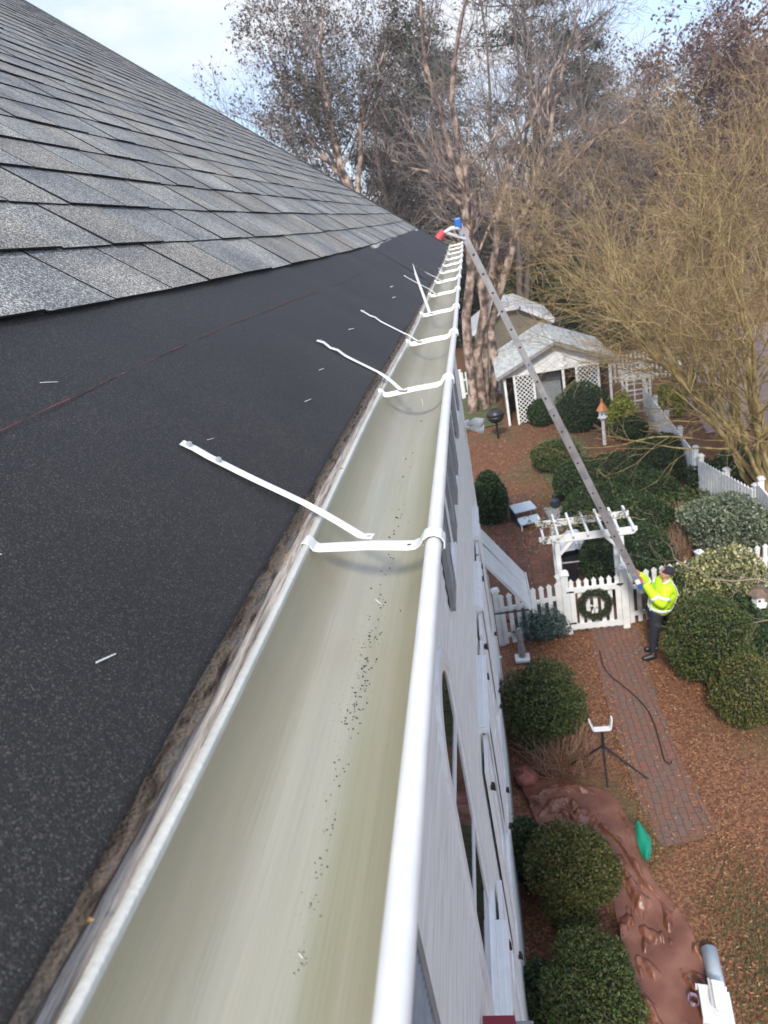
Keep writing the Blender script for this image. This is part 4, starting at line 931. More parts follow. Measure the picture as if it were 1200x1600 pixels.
for x in (sx0 + .03, sx0 + .40, sx0 + 1.12, sx0 + 2.25, sx0 + 2.75, sx0 + 3.55, sx1 - .05):
    mb = MB(); mb.box((x, sy0 - .05, 1.0), (.09, .09, 2.0)); mb.build('post', M['fence_white'], shed)
def lattice(parent, x0, x1, y, z0, z1, sp=.17, w=.032):
    mb = MB(); wd, ht = x1 - x0, z1 - z0
    for s_ in (-1, 1):
        c = -ht
        while c < wd + ht:
            pts = []
            t0, t1 = max(0, (0 - c) if s_ > 0 else (c - wd)), min(ht, (wd - c) if s_ > 0 else c)
            if t1 > t0 + .02:
                xa, xb = (x0 + c + t0, x0 + c + t1) if s_ > 0 else (x0 + c - t0, x0 + c - t1)
                mb.bar((xa, y + .006 * s_, z0 + t0), (xb, y + .006 * s_, z0 + t1), .008, w, (0, 1, 0)) if False else mb.bar((xa, y + .006 * s_, z0 + t0), (xb, y + .006 * s_, z0 + t1), w, .008, (0, 1, 0))
            c += sp
    return mb.build('lattice_panel', M['fence_white'], parent)
lattice(shed, sx0 + .45, sx0 + 1.07, sy0 - .06, .05, 1.9); lattice(shed, sx0 + 2.8, sx0 + 3.5, sy0 - .06, .55, 1.9)
mb = MB(); mb.box((sx0 + 1.7, sy0 + .6, .85), (1.0, .05, 1.7)); mb.build('inner_door', M['shutter_grey'], shed)
# outbuilding behind
ob = thing('outbuilding', 'tan outbuilding with white metal roof behind the garden shed', 'outbuilding', (2.3, 42, 0))
bx0, bx1, by0, by1, eh2, ah2 = -.15, 3.7, 38.6, 44, 2.3, 3.15; xm = (bx0 + bx1) / 2
mb = MB(); mb.add([(bx0, by0, 0), (bx1, by0, 0), (bx1, by0, eh2), (xm + .5, by0, ah2), (xm - .5, by0, ah2), (bx0, by0, eh2), (bx0, by1, 0), (bx1, by1, 0), (bx1, by1, eh2), (xm + .5, by1, ah2), (xm - .5, by1, ah2), (bx0, by1, eh2)],
      [(0, 1, 2, 3, 4, 5), (11, 10, 9, 8, 7, 6), (0, 6, 7, 1), (1, 7, 8, 2), (0, 5, 11, 6)]); mb.build('wall', M['tan_wall'], ob)
mb = MB(); o_ = .25
for q in ([(xm - .5, ah2 + .12), (bx0 - o_, eh2 - .02)], [(xm + .5, ah2 + .12), (bx1 + o_, eh2 - .02)]):
    (xa, za), (xb, zb) = q; mb.slab([(xa, by0 - .35, za), (xb, by0 - .35, zb), (xb, by1, zb), (xa, by1, za)], .22)
mb.slab([(xm - .5, by0 - .35, ah2 + .122), (xm + .5, by0 - .35, ah2 + .122), (xm + .5, by1, ah2 + .122), (xm - .5, by1, ah2 + .122)], .2); mb.build('roof', M['roof_white'], ob)
for x in (bx0 + .04, bx1 - .04):
    mb = MB(); mb.box((x, by0 - .05, eh2 / 2), (.2, .12, eh2)); mb.build('corner_trim', M['fence_white'], ob)

# birdhouses
def birdhouse(x, y, h, label, roof_m, spire, s=1.0):
    r = thing('birdhouse', label, 'birdhouse', (x, y, 0), None)
    mb = MB(); mb.lathe((x, y, 0), [(.06 * s, 0), (.055 * s, h - .30 * s), (.10 * s, h - .22 * s), (.12 * s, h - .19 * s)], 8); mb.build('post', M['fence_white'], r)
    mb = MB(); mb.lathe((x, y, h - .19 * s), [(.17 * s, 0), (.17 * s, .03 * s), (.125 * s, .035 * s), (.125 * s, .26 * s)], 6); b_ = mb.build('bird_box', M['fence_white'], r)
    for a in ((-1.9, -1.0) if spire else (-1.75,)):
        mb = MB(); c = Vector((x + math.cos(a) * .115 * s, y + math.sin(a) * .115 * s, h - .04 * s)); d = Vector((math.cos(a), math.sin(a), 0)); mb.tube([c - d * .01, c + d * .012 * s], (.030 if spire else .024) * s, 10); mb.build('entrance_hole', M['black'], b_)
    mb = MB(); mb.lathe((x, y, h + .07 * s), ([(.20 * s, 0), (.13 * s, .12 * s), (.05 * s, .24 * s), (.015 * s, .42 * s)] if spire else [(.21 * s, 0), (.19 * s, .03 * s), (.10 * s, .13 * s), (.02 * s, .19 * s)]), 8 if spire else 6); mb.build('roof', roof_m, r)
    return r
birdhouse(3.70, 23.85, 1.15, 'white birdhouse on a post with a pointed copper roof among hedges', M['copper'], True, 1.0)
birdhouse(4.10, 11.3, 1.12, 'white birdhouse on a post with a flat brown roof at the right edge', M['brown_roof'], False, .86)
# lattice arbour
ar = thing('lattice_arbour', 'white lattice garden arbour beside the side fence', 'arbour', (5.35, 26.3, 0))
for x in (4.95, 5.75):
    for y in (26.1, 26.9):
        mb = MB(); mb.box((x, y, .95), (.07, .07, 1.9)); mb.build('post', M['fence_white'], ar)
mb = MB()
for z in (.35, .75, 1.15, 1.55, 1.88):
    mb.box((5.35, 26.06, z), (.87, .03, .05)); mb.box((5.35, 26.94, z), (.87, .03, .05))
for x in (5.2, 5.5): mb.box((x, 26.035, 1.0), (.035, .02, 1.75))
mb.box((4.93, 26.5, 1.2), (.03, .9, .05)); mb.box((5.77, 26.5, 1.2), (.03, .9, .05)); mb.build('crosspieces', M['fence_white'], ar)
mb = MB()
for k in range(5): mb.box((4.95 + .2 * k, 26.5, 1.93), (.04, 1.1, .05))
mb.build('top_slats', M['fence_white'], ar)
# lamp base, water tap, cushion-like bundle beside the house
lb = thing('garden_lamp', 'short grey stone post with square white base beside the picket fence', 'post', (.02, 11.75, 0))
mb = MB(); mb.box((.02, 11.75, .03), (.28, .24, .06)); mb.build('base', M['fence_white'], lb, bevel=.01); mb = MB(); mb.lathe((.02, 11.77, .06), [(.07, 0), (.06, .3), (.065, .55), (.04, .62)], 8); mb.build('shaft', M['stone'], lb)
tp = thing('garden_tap', 'small white garden tap post close to the clapboard wall', 'tap', (-.22, 9.6, 0))
mb = MB(); mb.tube([(-.22, 9.6, 0), (-.22, 9.6, .45)], .022, 8); mb.build('pipe', M['fence_white'], tp); mb = MB(); mb.tube([(-.22, 9.6, .42), (-.14, 9.5, .42), (-.12, 9.48, .34)], .018, 6); mb.build('spout', M['fence_white'], tp)

# tripod stand
ts = thing('tripod_stand', 'black folding tripod with a white U shaped cradle beside the brick path', 'stand', (1.02, 8.75, 0))
tx, ty = 1.02, 8.75
for a, L_ in ((rad(-95), .42), (rad(-30), .62), (rad(172), .52)):
    mb = MB(); mb.tube([(tx, ty, .40), (tx + math.cos(a) * L_, ty + math.sin(a) * L_, .02)], [.017, .013], 8); lg = mb.build('leg', M['black'], ts)
    mb = MB(); mb.tube([(tx + math.cos(a) * L_ * .97, ty + math.sin(a) * L_ * .97, .035), (tx + math.cos(a) * L_ * 1.03, ty + math.sin(a) * L_ * 1.03, .008)], .02, 8); mb.build('foot', M['black_plastic'], lg)
mb = MB(); mb.tube([(tx, ty, .06), (tx, ty, .70)], .016, 8); mb.build('centre_column', M['black'], ts)
mb = MB(); mb.lathe((tx, ty, .36), [(.03, 0), (.035, .03), (.03, .09)], 10); mb.lathe((tx, ty, .52), [(.024, 0), (.024, .05)], 10); mb.build('collar', M['black_plastic'], ts)
mb = MB(); ribbon(mb, [(tx - .17, ty, .88), (tx - .125, ty, .725), (tx - .11, ty, .71), (tx + .11, ty, .71), (tx + .125, ty, .725), (tx + .15, ty, .90)], .09, .022); mb.build('cradle', M['white'], ts, bevel=.003)

# black hose / cable on the path
pts = [(935, 1010), (945, 1050), (985, 1080), (1010, 1105), (1022, 1130), (1031, 1160), (1038, 1190), (1048, 1194), (1050, 1188)]
P = [atz(a, b, .045) for a, b in pts]; t = np.linspace(0, len(P) - 1, 50); P = [np.array([np.interp(v, range(len(P)), [p[j] for p in P]) for j in range(3)]) for v in t]
Q = [sum(P[max(0, i - 2):i + 3]) / len(P[max(0, i - 2):i + 3]) for i in range(50)]
mb = MB(); mb.tube(Q, .011, 6); tag(mb.build('cable', M['black']), 'thin black cable snaking along the brick path below the gate', 'cable')

# brown tarpaulin
def tarp():
    cl = np.array([(-.20, 8.00, .70), (.25, 8.10, .86), (.60, 7.92, .88), (.84, 7.52, .70), (.94, 7.10, .52), (.98, 6.70, .46), (1.04, 6.30, .70), (1.08, 5.80, .86), (1.12, 5.30, .90), (1.16, 4.85, .95), (1.2, 4.4, 1.0)])
    n = 420; t = np.linspace(0, len(cl) - 1, n); k = np.arange(len(cl)); X = np.interp(t, k, cl[:, 0]); Y = np.interp(t, k, cl[:, 1]); Wd = np.interp(t, k, cl[:, 2])
    ker = np.ones(33) / 33
    sm = lambda a: np.convolve(np.pad(a, 16, mode='edge'), ker, 'valid')
    X, Y, Wd = sm(X), sm(Y), sm(Wd)
    T = np.stack([np.gradient(X), np.gradient(Y)], 1); T /= np.linalg.norm(T, axis=1)[:, None]; Nn = np.stack([-T[:, 1], T[:, 0]], 1)
    m_ = 120; s = np.linspace(-1, 1, m_); rs = RS(6)
    slow = lambda kk, amp: np.interp(np.linspace(0, kk, n), np.arange(kk + 1), rs.normal(size=kk + 1)) * amp
    V = np.zeros((n, m_, 3)); ph = [slow(7, 1.3) for _ in range(5)]; eL, eR = slow(14, .10), slow(14, .10)
    arc = np.concatenate([[0], np.cumsum(np.hypot(np.diff(X), np.diff(Y)))])
    tri = lambda q: np.abs((q % 1.0) * 2 - 1) - .5
    fol = []
    for k_ in range(15):
        lam = .62 * .86 ** k_; th = (rs.rand() - .5) * 2.3; fol.append((math.cos(th) / lam, math.sin(th) / lam, rs.rand(), lam * (.085 if k_ < 4 else .14), 1.5 + 2 * rs.rand(), rs.rand() * 6.28, .25 * lam))
    for j in range(n):
        ss = s * (1 + np.where(s > 0, eR[j], eL[j])); w = Wd[j] / 2
        z = .075 * (1 - s ** 4) * (.6 + .4 * math.sin(j * .036))
        for f_, (kk, am) in enumerate(((2.3, .050), (4.4, .036), (7.9, .018), (13.0, .010))):
            z = z + am * (1 - np.abs(np.sin(kk * s + ph[f_][j])) * 2)
        lat = s * w
        for fx, fy, p_, am, mf, mp_, wp in fol:
            q = lat * fx + arc[j] * fy + p_ + .35 * np.sin(lat * 3.1 * fx * .3 + arc[j] * 1.9 + mp_)
            z = z + am * tri(q) * np.clip(.65 + .6 * np.sin(mf * arc[j] + 3 * lat + mp_), 0, 1)
        off = ss * w + .03 * np.sin(7 * s + ph[1][j])
        V[j, :, 0] = X[j] + Nn[j, 0] * off; V[j, :, 1] = Y[j] + Nn[j, 1] * off; V[j, :, 2] = np.maximum(z, .02 + .01 * np.abs(s))
    F = [(a * m_ + b, a * m_ + b + 1, (a + 1) * m_ + b + 1, (a + 1) * m_ + b) for a in range(n - 1) for b in range(m_ - 1)]
    o = npmesh('tarpaulin', V.reshape(-1, 3), F, M['tarp'], None, True)
    so_ = o.modifiers.new('t', 'SOLIDIFY'); so_.thickness = .006
    return tag(o, 'crumpled brown tarpaulin sprawling across the mulch around the round shrubs', 'tarpaulin')
tarp()
mb = MB(); rs = RS(9)                       # bundled end of cloth by the wall
mb.lathe((-.17, 8.55, 0), [(.13, 0), (.17, .04), (.165, .09), (.15, .14), (.11, .18), (.05, .21)], 16)
mb.v = [(x + rs.normal() * .018, y + rs.normal() * .022, max(0, z + rs.normal() * .015)) for x, y, z in mb.v]; o = mb.build('rolled_cloth', M['terracotta'], None, True); tag(o, 'reddish rolled bundle of cloth on the ground against the house wall', 'cloth')
p0, p1 = atz(996, 1285, .15), atz(1010, 1345, .12)
gx_, gy_ = np.meshgrid(np.linspace(0, 1, 12), np.linspace(-1, 1, 7)); V = []
for a, b in zip(gx_.ravel(), gy_.ravel()):
    c = p0 * (1 - a) + p1 * a; w = .085 * math.sin(math.pi * (.12 + .8 * a)); V.append((c[0] + b * w + .03 * math.sin(a * 3), c[1] + b * .01, c[2] + .03 - b * b * .05 + .01 * math.sin(9 * a + 3 * b)))
F = [(j * 12 + i, j * 12 + i + 1, (j + 1) * 12 + i + 1, (j + 1) * 12 + i) for j in range(6) for i in range(11)]
tag(npmesh('green_sheet', V, F, M['green_sheet'], None, True), 'narrow bright green plastic strip showing along the tarpaulin edge', 'plastic sheet')
# downpipe lengths
pa, pb = atz(1108, 1484, .07), atz(1142, 1640, .07)
dp = thing('downpipe', 'long pale blue vinyl pipe lying on the grass beside the tarpaulin', 'pipe', pa)
mb = MB(); d = (pb - pa) / np.linalg.norm(pb - pa)
R_out = [(pa + d * t) for t in (0, np.linalg.norm(pb - pa))]; mb.tube(R_out, .085, 20, False); o = mb.build('pipe_body', M['pipe'], dp, True); sm = o.modifiers.new('t', 'SOLIDIFY'); sm.thickness = .008
cc = atz(1118, 1562, .28)
eb = thing('gutter_offcut', 'white folded gutter corner piece lying on the pale blue pipe', 'gutter piece', (cc[0], cc[1], 0))
rt = Matrix.Rotation(rad(-8), 3, 'Z')
mb = MB(); mb.box(Vector(cc) + Vector((.0, -.02, -.09)), (.30, .34, .012), rot=rt); mb.box(Vector(cc) + Vector((-.145, -.02, -.03)), (.012, .34, .12), rot=rt); mb.box(Vector(cc) + Vector((.0, .15, -.05)), (.30, .012, .08), rot=rt); mb.build('channel', M['white_metal'], eb)
mb = MB(); mb.box(Vector(cc) + Vector((-.01, .05, -.01)), (.10, .30, .012), rot=rt @ Matrix.Rotation(rad(60), 3, 'Y')); mb.box(Vector(cc) + Vector((.05, .03, .02)), (.12, .30, .012), rot=rt @ Matrix.Rotation(rad(10), 3, 'Y')); mb.build('flap', M['white_metal'], eb)
cb = atz(1084, 1566, .1); mb = MB(); mb.tube([cb + np.array((.05 * math.cos(t), .06 * math.sin(t), .02 + .004 * t)) for t in np.linspace(0, 11, 30)], .009, 6); tag(mb.build('cord', mat('purple_cord', (.12, .04, .09), .5, var=(.35, .3, .4), vscale=30)), 'small coil of purplish cord on the tarpaulin by the white gutter piece', 'cord')

# ------------------------------------------------------------------ ladder
la = thing('ladder', 'long grey aluminium extension ladder held by the worker, leaning to the far gutter end', 'ladder', (2.2, 11.5, 1.2))
LT = aty(722, 362, 10.9); LB = aty(1004, 926, 11.45); LD = (LB - LT) / np.linalg.norm(LB - LT); LL = np.linalg.norm(LB - LT)
side = np.array([0, 1, 0.]) ; side -= side.dot(LD) * LD; side /= np.linalg.norm(side); face = np.cross(LD, side)
at_ = lambda t, s=0, f=0: Vector(LT + LD * t + side * s + face * f)
spl = np.linalg.norm(aty(858, 636, 11.2) - LT)
for s_ in (0, .36):
    mb = MB(); mb.bar(at_(-.12, s_), at_(spl + 1.5, s_), .030, .095, Vector(face)); mb.build('side_rail', M['alu'], la, bevel=.003)
for s_ in (-.032, .392):
    mb = MB(); mb.bar(at_(spl, s_, .012), at_(LL, s_, .012), .030, .125, Vector(face)); mb.build('side_rail', M['alu_worn'], la, bevel=.003)
k = 0; t = .05
while t < LL - .1:
    a, b = (-.016, .376) if t < spl + 1.4 else (-.05, .41)
    mb = MB(); mb.tube([at_(t, a), at_(t, b)], .016, 8); mb.build('rung', M['alu'], la)
    mb = MB(); s0 = -.015 if t < spl else -.048
    mb.tube([at_(t, s0 - .004), at_(t, s0 + .001)], .017, 8); mb.build('rung_end', M['black'] if k % 7 else M['blue'], la); t += .305; k += 1
for t, cl in ((LL - .28, M['white']), (LL - .17, M['blue']), (LL - .42, M['shutter_grey'])):
    mb = MB(); c = at_(t, -.048, .012); mb.bar(c - Vector(LD) * .05, c + Vector(LD) * .05, .006, .075, Vector(face)); mb.build('sticker', cl, la)
for s_ in (-.03, .392):
    mb = MB(); mb.bar(at_(LL - .02, s_, .01), at_(LL + .10, s_, .01), .05, .10, Vector(face)); mb.build('foot', M['black_plastic'], la, bevel=.01)
mb = MB(); mb.box(at_(-.13, .0), (.10, .10, .14)); mb.build('top_cap', M['blue'], la, bevel=.02)
# stand-off arms with red rubber tips against the roof
tip = aty(690, 366, 10.6)
for dy in (-.05, .30):
    a = at_(-.05, max(dy, 0)); b = Vector(tip) + Vector((0, dy, 0)); mb = MB(); mb.tube([a, a.lerp(b, .5) + Vector((0, 0, .03)), b], .020, 8); mb.tube([at_(.12, max(dy, 0)), a.lerp(b, .75) - Vector((0, 0, .01))], .014, 6); ar_ = mb.build('standoff_arm', M['white_metal'], la)
    mb = MB(); mb.tube([b + Vector((.03, 0, .03)), b + Vector((-.05, 0, -.05))], [.045, .06], 12); mb.build('rubber_tip', M['red_rubber'], ar_)

# ------------------------------------------------------------------ the worker
wk = thing('person', 'worker in a hi vis yellow jacket and dark beanie steadying the ladder by the gate', 'person', (2.32, 11.45, 0))
Hx = atz(1004, 908, 1.47)
def skin(name, verts, edges, m, parent, root=0, sub=2):
    off_ = offset(parent); me = bpy.data.meshes.new(name)
    me.from_pydata([tuple(np.array(v[:3]) - off_) for v in verts], edges, []); o = bpy.data.objects.new(name, me); finish(o, m, parent)
    sk = o.modifiers.new('skin', 'SKIN'); sk.use_smooth_shade = True
    lay = me.skin_vertices[0].data
    for i, v in enumerate(verts):
        r = v[3]; lay[i].radius = (r, r) if not isinstance(r, tuple) else r
        lay[i].use_root = (i == root)
    ss = o.modifiers.new('sub', 'SUBSURF'); ss.levels = sub; ss.render_levels = sub
    return o
hipz = .93; hx, hy = 2.44, 11.50
sh_l, sh_r = (2.60, 11.34, 1.42), (2.66, 11.68, 1.43)
hand_a = aty(1002, 905, 11.40); hand_b = aty(995, 893, 11.62)
el_a, el_b = (2.50, 11.22, 1.15), (2.45, 11.80, 1.25)
B = [(hx, hy, hipz, .14), (2.50, 11.50, 1.12, .125), (2.57, 11.50, 1.30, .15), (2.62, 11.50, 1.43, .12), (2.645, 11.5, 1.51, .055), (2.65, 11.5, 1.57, .055),
     (*sh_l, .07), (*el_a, .045), (*(np.array(el_a) * .25 + hand_a * .75), .032), (*hand_a, .03),
     (*sh_r, .07), (*el_b, .045), (*(np.array(el_b) * .25 + hand_b * .75), .032), (*hand_b, .03),
     (2.43, 11.40, .86, .095), (2.36, 11.38, .48, .065), (2.34, 11.36, .10, .03), (2.27, 11.35, .06, .022),
     (2.47, 11.60, .86, .095), (2.45, 11.62, .48, .065), (2.44, 11.64, .10, .03), (2.37, 11.64, .06, .022)]
Ed = [(0, 1), (1, 2), (2, 3), (3, 4), (4, 5), (3, 6), (6, 7), (7, 8), (8, 9), (3, 10), (10, 11), (11, 12), (12, 13), (0, 14), (14, 15), (15, 16), (16, 17), (0, 18), (18, 19), (19, 20), (20, 21)]
body = skin('body', B, Ed, M['skin'], wk)
g = lambda r: r
JK = [(2.50, 11.5, .84, .20), (2.54, 11.50, 1.06, .215), (2.62, 11.50, 1.28, .24), (2.65, 11.50, 1.43, .17), (2.645, 11.5, 1.50, .095),
      (*sh_l, .125), (*el_a, .10), (*(np.array(el_a) * .3 + hand_a * .7), .075), (*(np.array(el_a) * .14 + hand_a * .86), .062),
      (*sh_r, .125), (*el_b, .10), (*(np.array(el_b) * .3 + hand_b * .7), .075), (*(np.array(el_b) * .14 + hand_b * .86), .062)]
jk = skin('jacket', JK, [(0, 1), (1, 2), (2, 3), (3, 4), (3, 5), (5, 6), (6, 7), (7, 8), (3, 9), (9, 10), (10, 11), (11, 12)], M['hivis'], wk)
TR = [(2.49, 11.5, 1.08, .13), (2.45, 11.5, .92, .165), (2.43, 11.40, .80, .115), (2.365, 11.38, .48, .085), (2.345, 11.36, .13, .065), (2.47, 11.60, .80, .115), (2.45, 11.62, .48, .085), (2.44, 11.64, .13, .065)]
skin('trousers', TR, [(0, 1), (1, 2), (2, 3), (3, 4), (1, 5), (5, 6), (6, 7)], M['navy'], wk)
for (x, y) in ((2.34, 11.36), (2.44, 11.64)):
    skin('boot', [(x + .07, y, .075, .065), (x - .02, y, .08, .075), (x - .13, y - .02, .055, .06), (x - .22, y - .03, .05, .05)], [(0, 1), (1, 2), (2, 3)], M['black'], wk)
# reflective tape
def band(c, ax, r, w, name='reflective_band', m=None, rx=None):
    c = Vector(c); ax = Vector(ax).normalized(); a = ax.cross(Vector((0, 0, 1))); a = a if a.length > .1 else ax.cross(Vector((1, 0, 0))); a.normalize(); b = ax.cross(a)
    mb = MB(); n = 24; V = []
    for s_ in (-1, 1):
        for k in range(n):
            t = 6.2832 * k / n; V.append(c + ax * w / 2 * s_ + (a * math.cos(t) + b * math.sin(t)) * r)
    mb.add(V, [(k, (k + 1) % n, n + (k + 1) % n, n + k) for k in range(n)]); o = mb.build(name, m or M['reflect'], jk, True); s2 = o.modifiers.new('t', 'SOLIDIFY'); s2.thickness = .012; return o
band((2.53, 11.5, 1.0), (.15, 0, 1), .205, .055)
for p, q, r, tt in ((el_a, hand_a, .088, .35), (el_b, hand_b, .088, .35), (sh_l, el_a, .112, .5), (sh_r, el_b, .112, .5)):
    P_ = Vector(p).lerp(Vector(q), tt); band(P_, Vector(q) - Vector(p), r, .05)
for sy in (-.10, .10):
    mb = MB(); pts = [(2.54 - .205, 11.5 + sy * .8, 1.0), (2.62 - .232, 11.5 + sy, 1.26), (2.60 - .10, 11.5 + sy, 1.46), (2.65 + .04, 11.5 + sy, 1.565), (2.775, 11.5 + sy, 1.44), (2.815, 11.5 + sy, 1.28), (2.71, 11.5 + sy * .8, 1.0)]
    ribbon(mb, pts, .05, .012); mb.build('reflective_band', M['reflect'], jk)
# head: tilted back, looking up along the ladder
hc = Vector((2.655, 11.5, 1.655)); tilt = Matrix.Rotation(rad(28), 3, 'Y')   # face towards -X, tipped up
def hp(x, y, z): return hc + tilt @ Vector((x, y, z))
mb = MB(); V = []; n1_, n2_ = 20, 14
for i in range(n2_ + 1):
    ph_ = math.pi * i / n2_
    for k in range(n1_):
        t = 6.2832 * k / n1_; x, y, z = math.sin(ph_) * math.cos(t), math.sin(ph_) * math.sin(t), math.cos(ph_)
        jaw = 1 - .22 * max(0, -z); V.append(hp(x * .098 * jaw - (.012 if z < 0 else 0), y * .078 * jaw, z * .118))
F = [(i * n1_ + k, (i + 1) * n1_ + k, (i + 1) * n1_ + (k + 1) % n1_, i * n1_ + (k + 1) % n1_) for i in range(n2_) for k in range(n1_)]
mb.add(V, F); hd = mb.build('head', M['skin'], wk, True)
mb = MB(); mb.add([hp(-.095, 0, .02), hp(-.125, 0, -.025), hp(-.092, .02, -.03), hp(-.092, -.02, -.03)], [(0, 1, 2), (0, 3, 1), (1, 3, 2)]); mb.build('nose', M['skin'], hd)
for s_ in (-1, 1):
    mb = MB(); mb.box(hp(-.088, .033 * s_, .018), (.014, .026, .012)); mb.build('eye', M['black'], hd)
    mb = MB(); mb.tube([hp(0, .078 * s_, .02), hp(.0, .088 * s_, -.01), hp(0, .078 * s_, -.035)], .012, 6); mb.build('ear', M['skin'], hd)
mb = MB(); mb.box(hp(-.090, 0, -.058), (.012, .045, .010)); mb.build('mouth', M['terracotta'], hd)
mb = MB(); V = []
for i in range(9):
    ph_ = 1.62 * i / 8
    for k in range(20):
        t = 6.2832 * k / 20; V.append(hp(math.sin(ph_) * math.cos(t) * .110 + .014, math.sin(ph_) * math.sin(t) * .092, math.cos(ph_) * .122 + .018 + (.008 if i == 8 else 0) - .02 * math.cos(t) * math.sin(ph_) * -1))
mb.add(V, [(i * 20 + k, (i + 1) * 20 + k, (i + 1) * 20 + (k + 1) % 20, i * 20 + (k + 1) % 20) for i in range(8) for k in range(20)]); be = mb.build('beanie', M['beanie'], wk, True); s2 = be.modifiers.new('t', 'SOLIDIFY'); s2.thickness = .014
# gloved hands with five digits closed on the ladder rail
for hnd, el, sd_ in ((hand_a, el_a, -1), (hand_b, el_b, 1)):
    hnd = np.array(hnd); d = hnd - np.array(el); d /= np.linalg.norm(d); ac = -LD; w_ = np.cross(ac, d); w_ /= np.linalg.norm(w_)
    verts = [(*(hnd - d * .06), .033), (*hnd, .030), (*(hnd + d * .04), .028)]; edges = [(0, 1), (1, 2)]
    for k, ln in enumerate((.85, 1.0, .95, .75)):
        b0 = hnd + d * .045 + ac * (.033 - .022 * k); n0 = len(verts)
        verts += [(*b0, .012), (*(b0 + d * .035 * ln + w_ * .008 * sd_), .0105), (*(b0 + d * .045 * ln - w_ * .030 * sd_), .0095), (*(b0 + d * .018 * ln - w_ * .045 * sd_), .009)]
        edges += [(2, n0), (n0, n0 + 1), (n0 + 1, n0 + 2), (n0 + 2, n0 + 3)]
    n0 = len(verts); b0 = hnd + ac * .036; verts += [(*b0, .014), (*(b0 + ac * .028 + d * .02 - w_ * .02 * sd_), .012), (*(b0 + ac * .02 + d * .045 - w_ * .035 * sd_), .010)]; edges += [(1, n0), (n0, n0 + 1), (n0 + 1, n0 + 2)]
    skin('glove', verts, edges, M['glove'], wk, 0, 1)

# ================================================================== PLANTS
def bpx(px, py, z): return atz(px, py, z)
def shrub(name, label, px, py, rx, ry, m, n, leaf, seed, zf=.55, squash=1.0, group=None, **k):
    """round shrub whose middle is seen at (px, py); radii in photo pixels"""
    z = .5
    for _ in range(5):
        c = atz(px, py, z); d = np.linalg.norm(c - np.array([0, 0, HC])); kk = 1.05 if name == 'hedge' else .90; r = kk * rx * d / FPX; rz = kk * ry * d / FPX * squash; z = rz * .88
    return bush(name, label, 'shrub', (c[0], c[1], z), (r, r * 1.0, rz), m, n, leaf, seed, group, **k)
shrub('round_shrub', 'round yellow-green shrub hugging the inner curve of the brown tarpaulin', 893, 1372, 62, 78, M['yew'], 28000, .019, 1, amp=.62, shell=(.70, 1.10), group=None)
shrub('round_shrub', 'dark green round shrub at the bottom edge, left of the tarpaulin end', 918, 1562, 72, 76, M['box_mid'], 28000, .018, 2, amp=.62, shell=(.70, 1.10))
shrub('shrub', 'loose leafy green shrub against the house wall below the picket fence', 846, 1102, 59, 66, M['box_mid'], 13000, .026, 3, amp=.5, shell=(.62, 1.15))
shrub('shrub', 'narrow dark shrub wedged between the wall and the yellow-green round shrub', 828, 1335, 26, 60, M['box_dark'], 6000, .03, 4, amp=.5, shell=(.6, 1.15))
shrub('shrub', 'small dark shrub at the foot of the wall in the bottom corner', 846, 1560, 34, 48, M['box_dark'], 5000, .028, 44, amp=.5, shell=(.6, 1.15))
shrub('juniper', 'low blue-green juniper in front of the picket fence left of the gate', 846, 972, 40, 32, M['bluegreen'], 7000, .034, 5, amp=.6, shell=(.55, 1.2), aspect=.25)
shrub('round_shrub', 'dark clipped shrub against the wall beyond the door canopy', 764, 780, 30, 48, M['box_dark'], 8000, .04, 6)
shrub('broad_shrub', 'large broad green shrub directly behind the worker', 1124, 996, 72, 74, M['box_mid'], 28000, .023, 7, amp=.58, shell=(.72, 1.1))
shrub('broad_shrub', 'dark green lobe of shrub touching the right side of the large shrub behind the worker', 1150, 985, 50, 48, M['box_dark'], 9000, .034, 77, amp=.42, shell=(.72, 1.1))
shrub('round_shrub', 'rounded mid green shrub on the mulch below the flat roofed birdhouse', 1172, 1078, 55, 52, M['yew'], 16000, .020, 8, amp=.5)
shrub('variegated_shrub', 'tall grey-green shrub by the weathered side fence', 1126, 822, 58, 52, M['sage'], 17000, .034, 9, amp=.5, shell=(.6, 1.15), aspect=.6)
c = aty(1120, 900, 12.25); bush('variegated_shrub', 'cream and green variegated shrub behind and right of the worker, hiding the fence', 'shrub', (c[0], c[1], .80), (.80, .42, .72), M['varieg'], 11000, .036, 10, None, amp=.5, shell=(.55, 1.15), aspect=.6)
c = aty(1040, 940, 12.3); bush('shrub', 'dark leafy shrub filling the gap between the worker and the picket fence', 'shrub', (2.95, 12.30, .62), (.42, .25, .62), M['box_dark'], 7000, .03, 48, None, amp=.5, shell=(.55, 1.15))
hed = 'clipped dark green hedges in the garden'
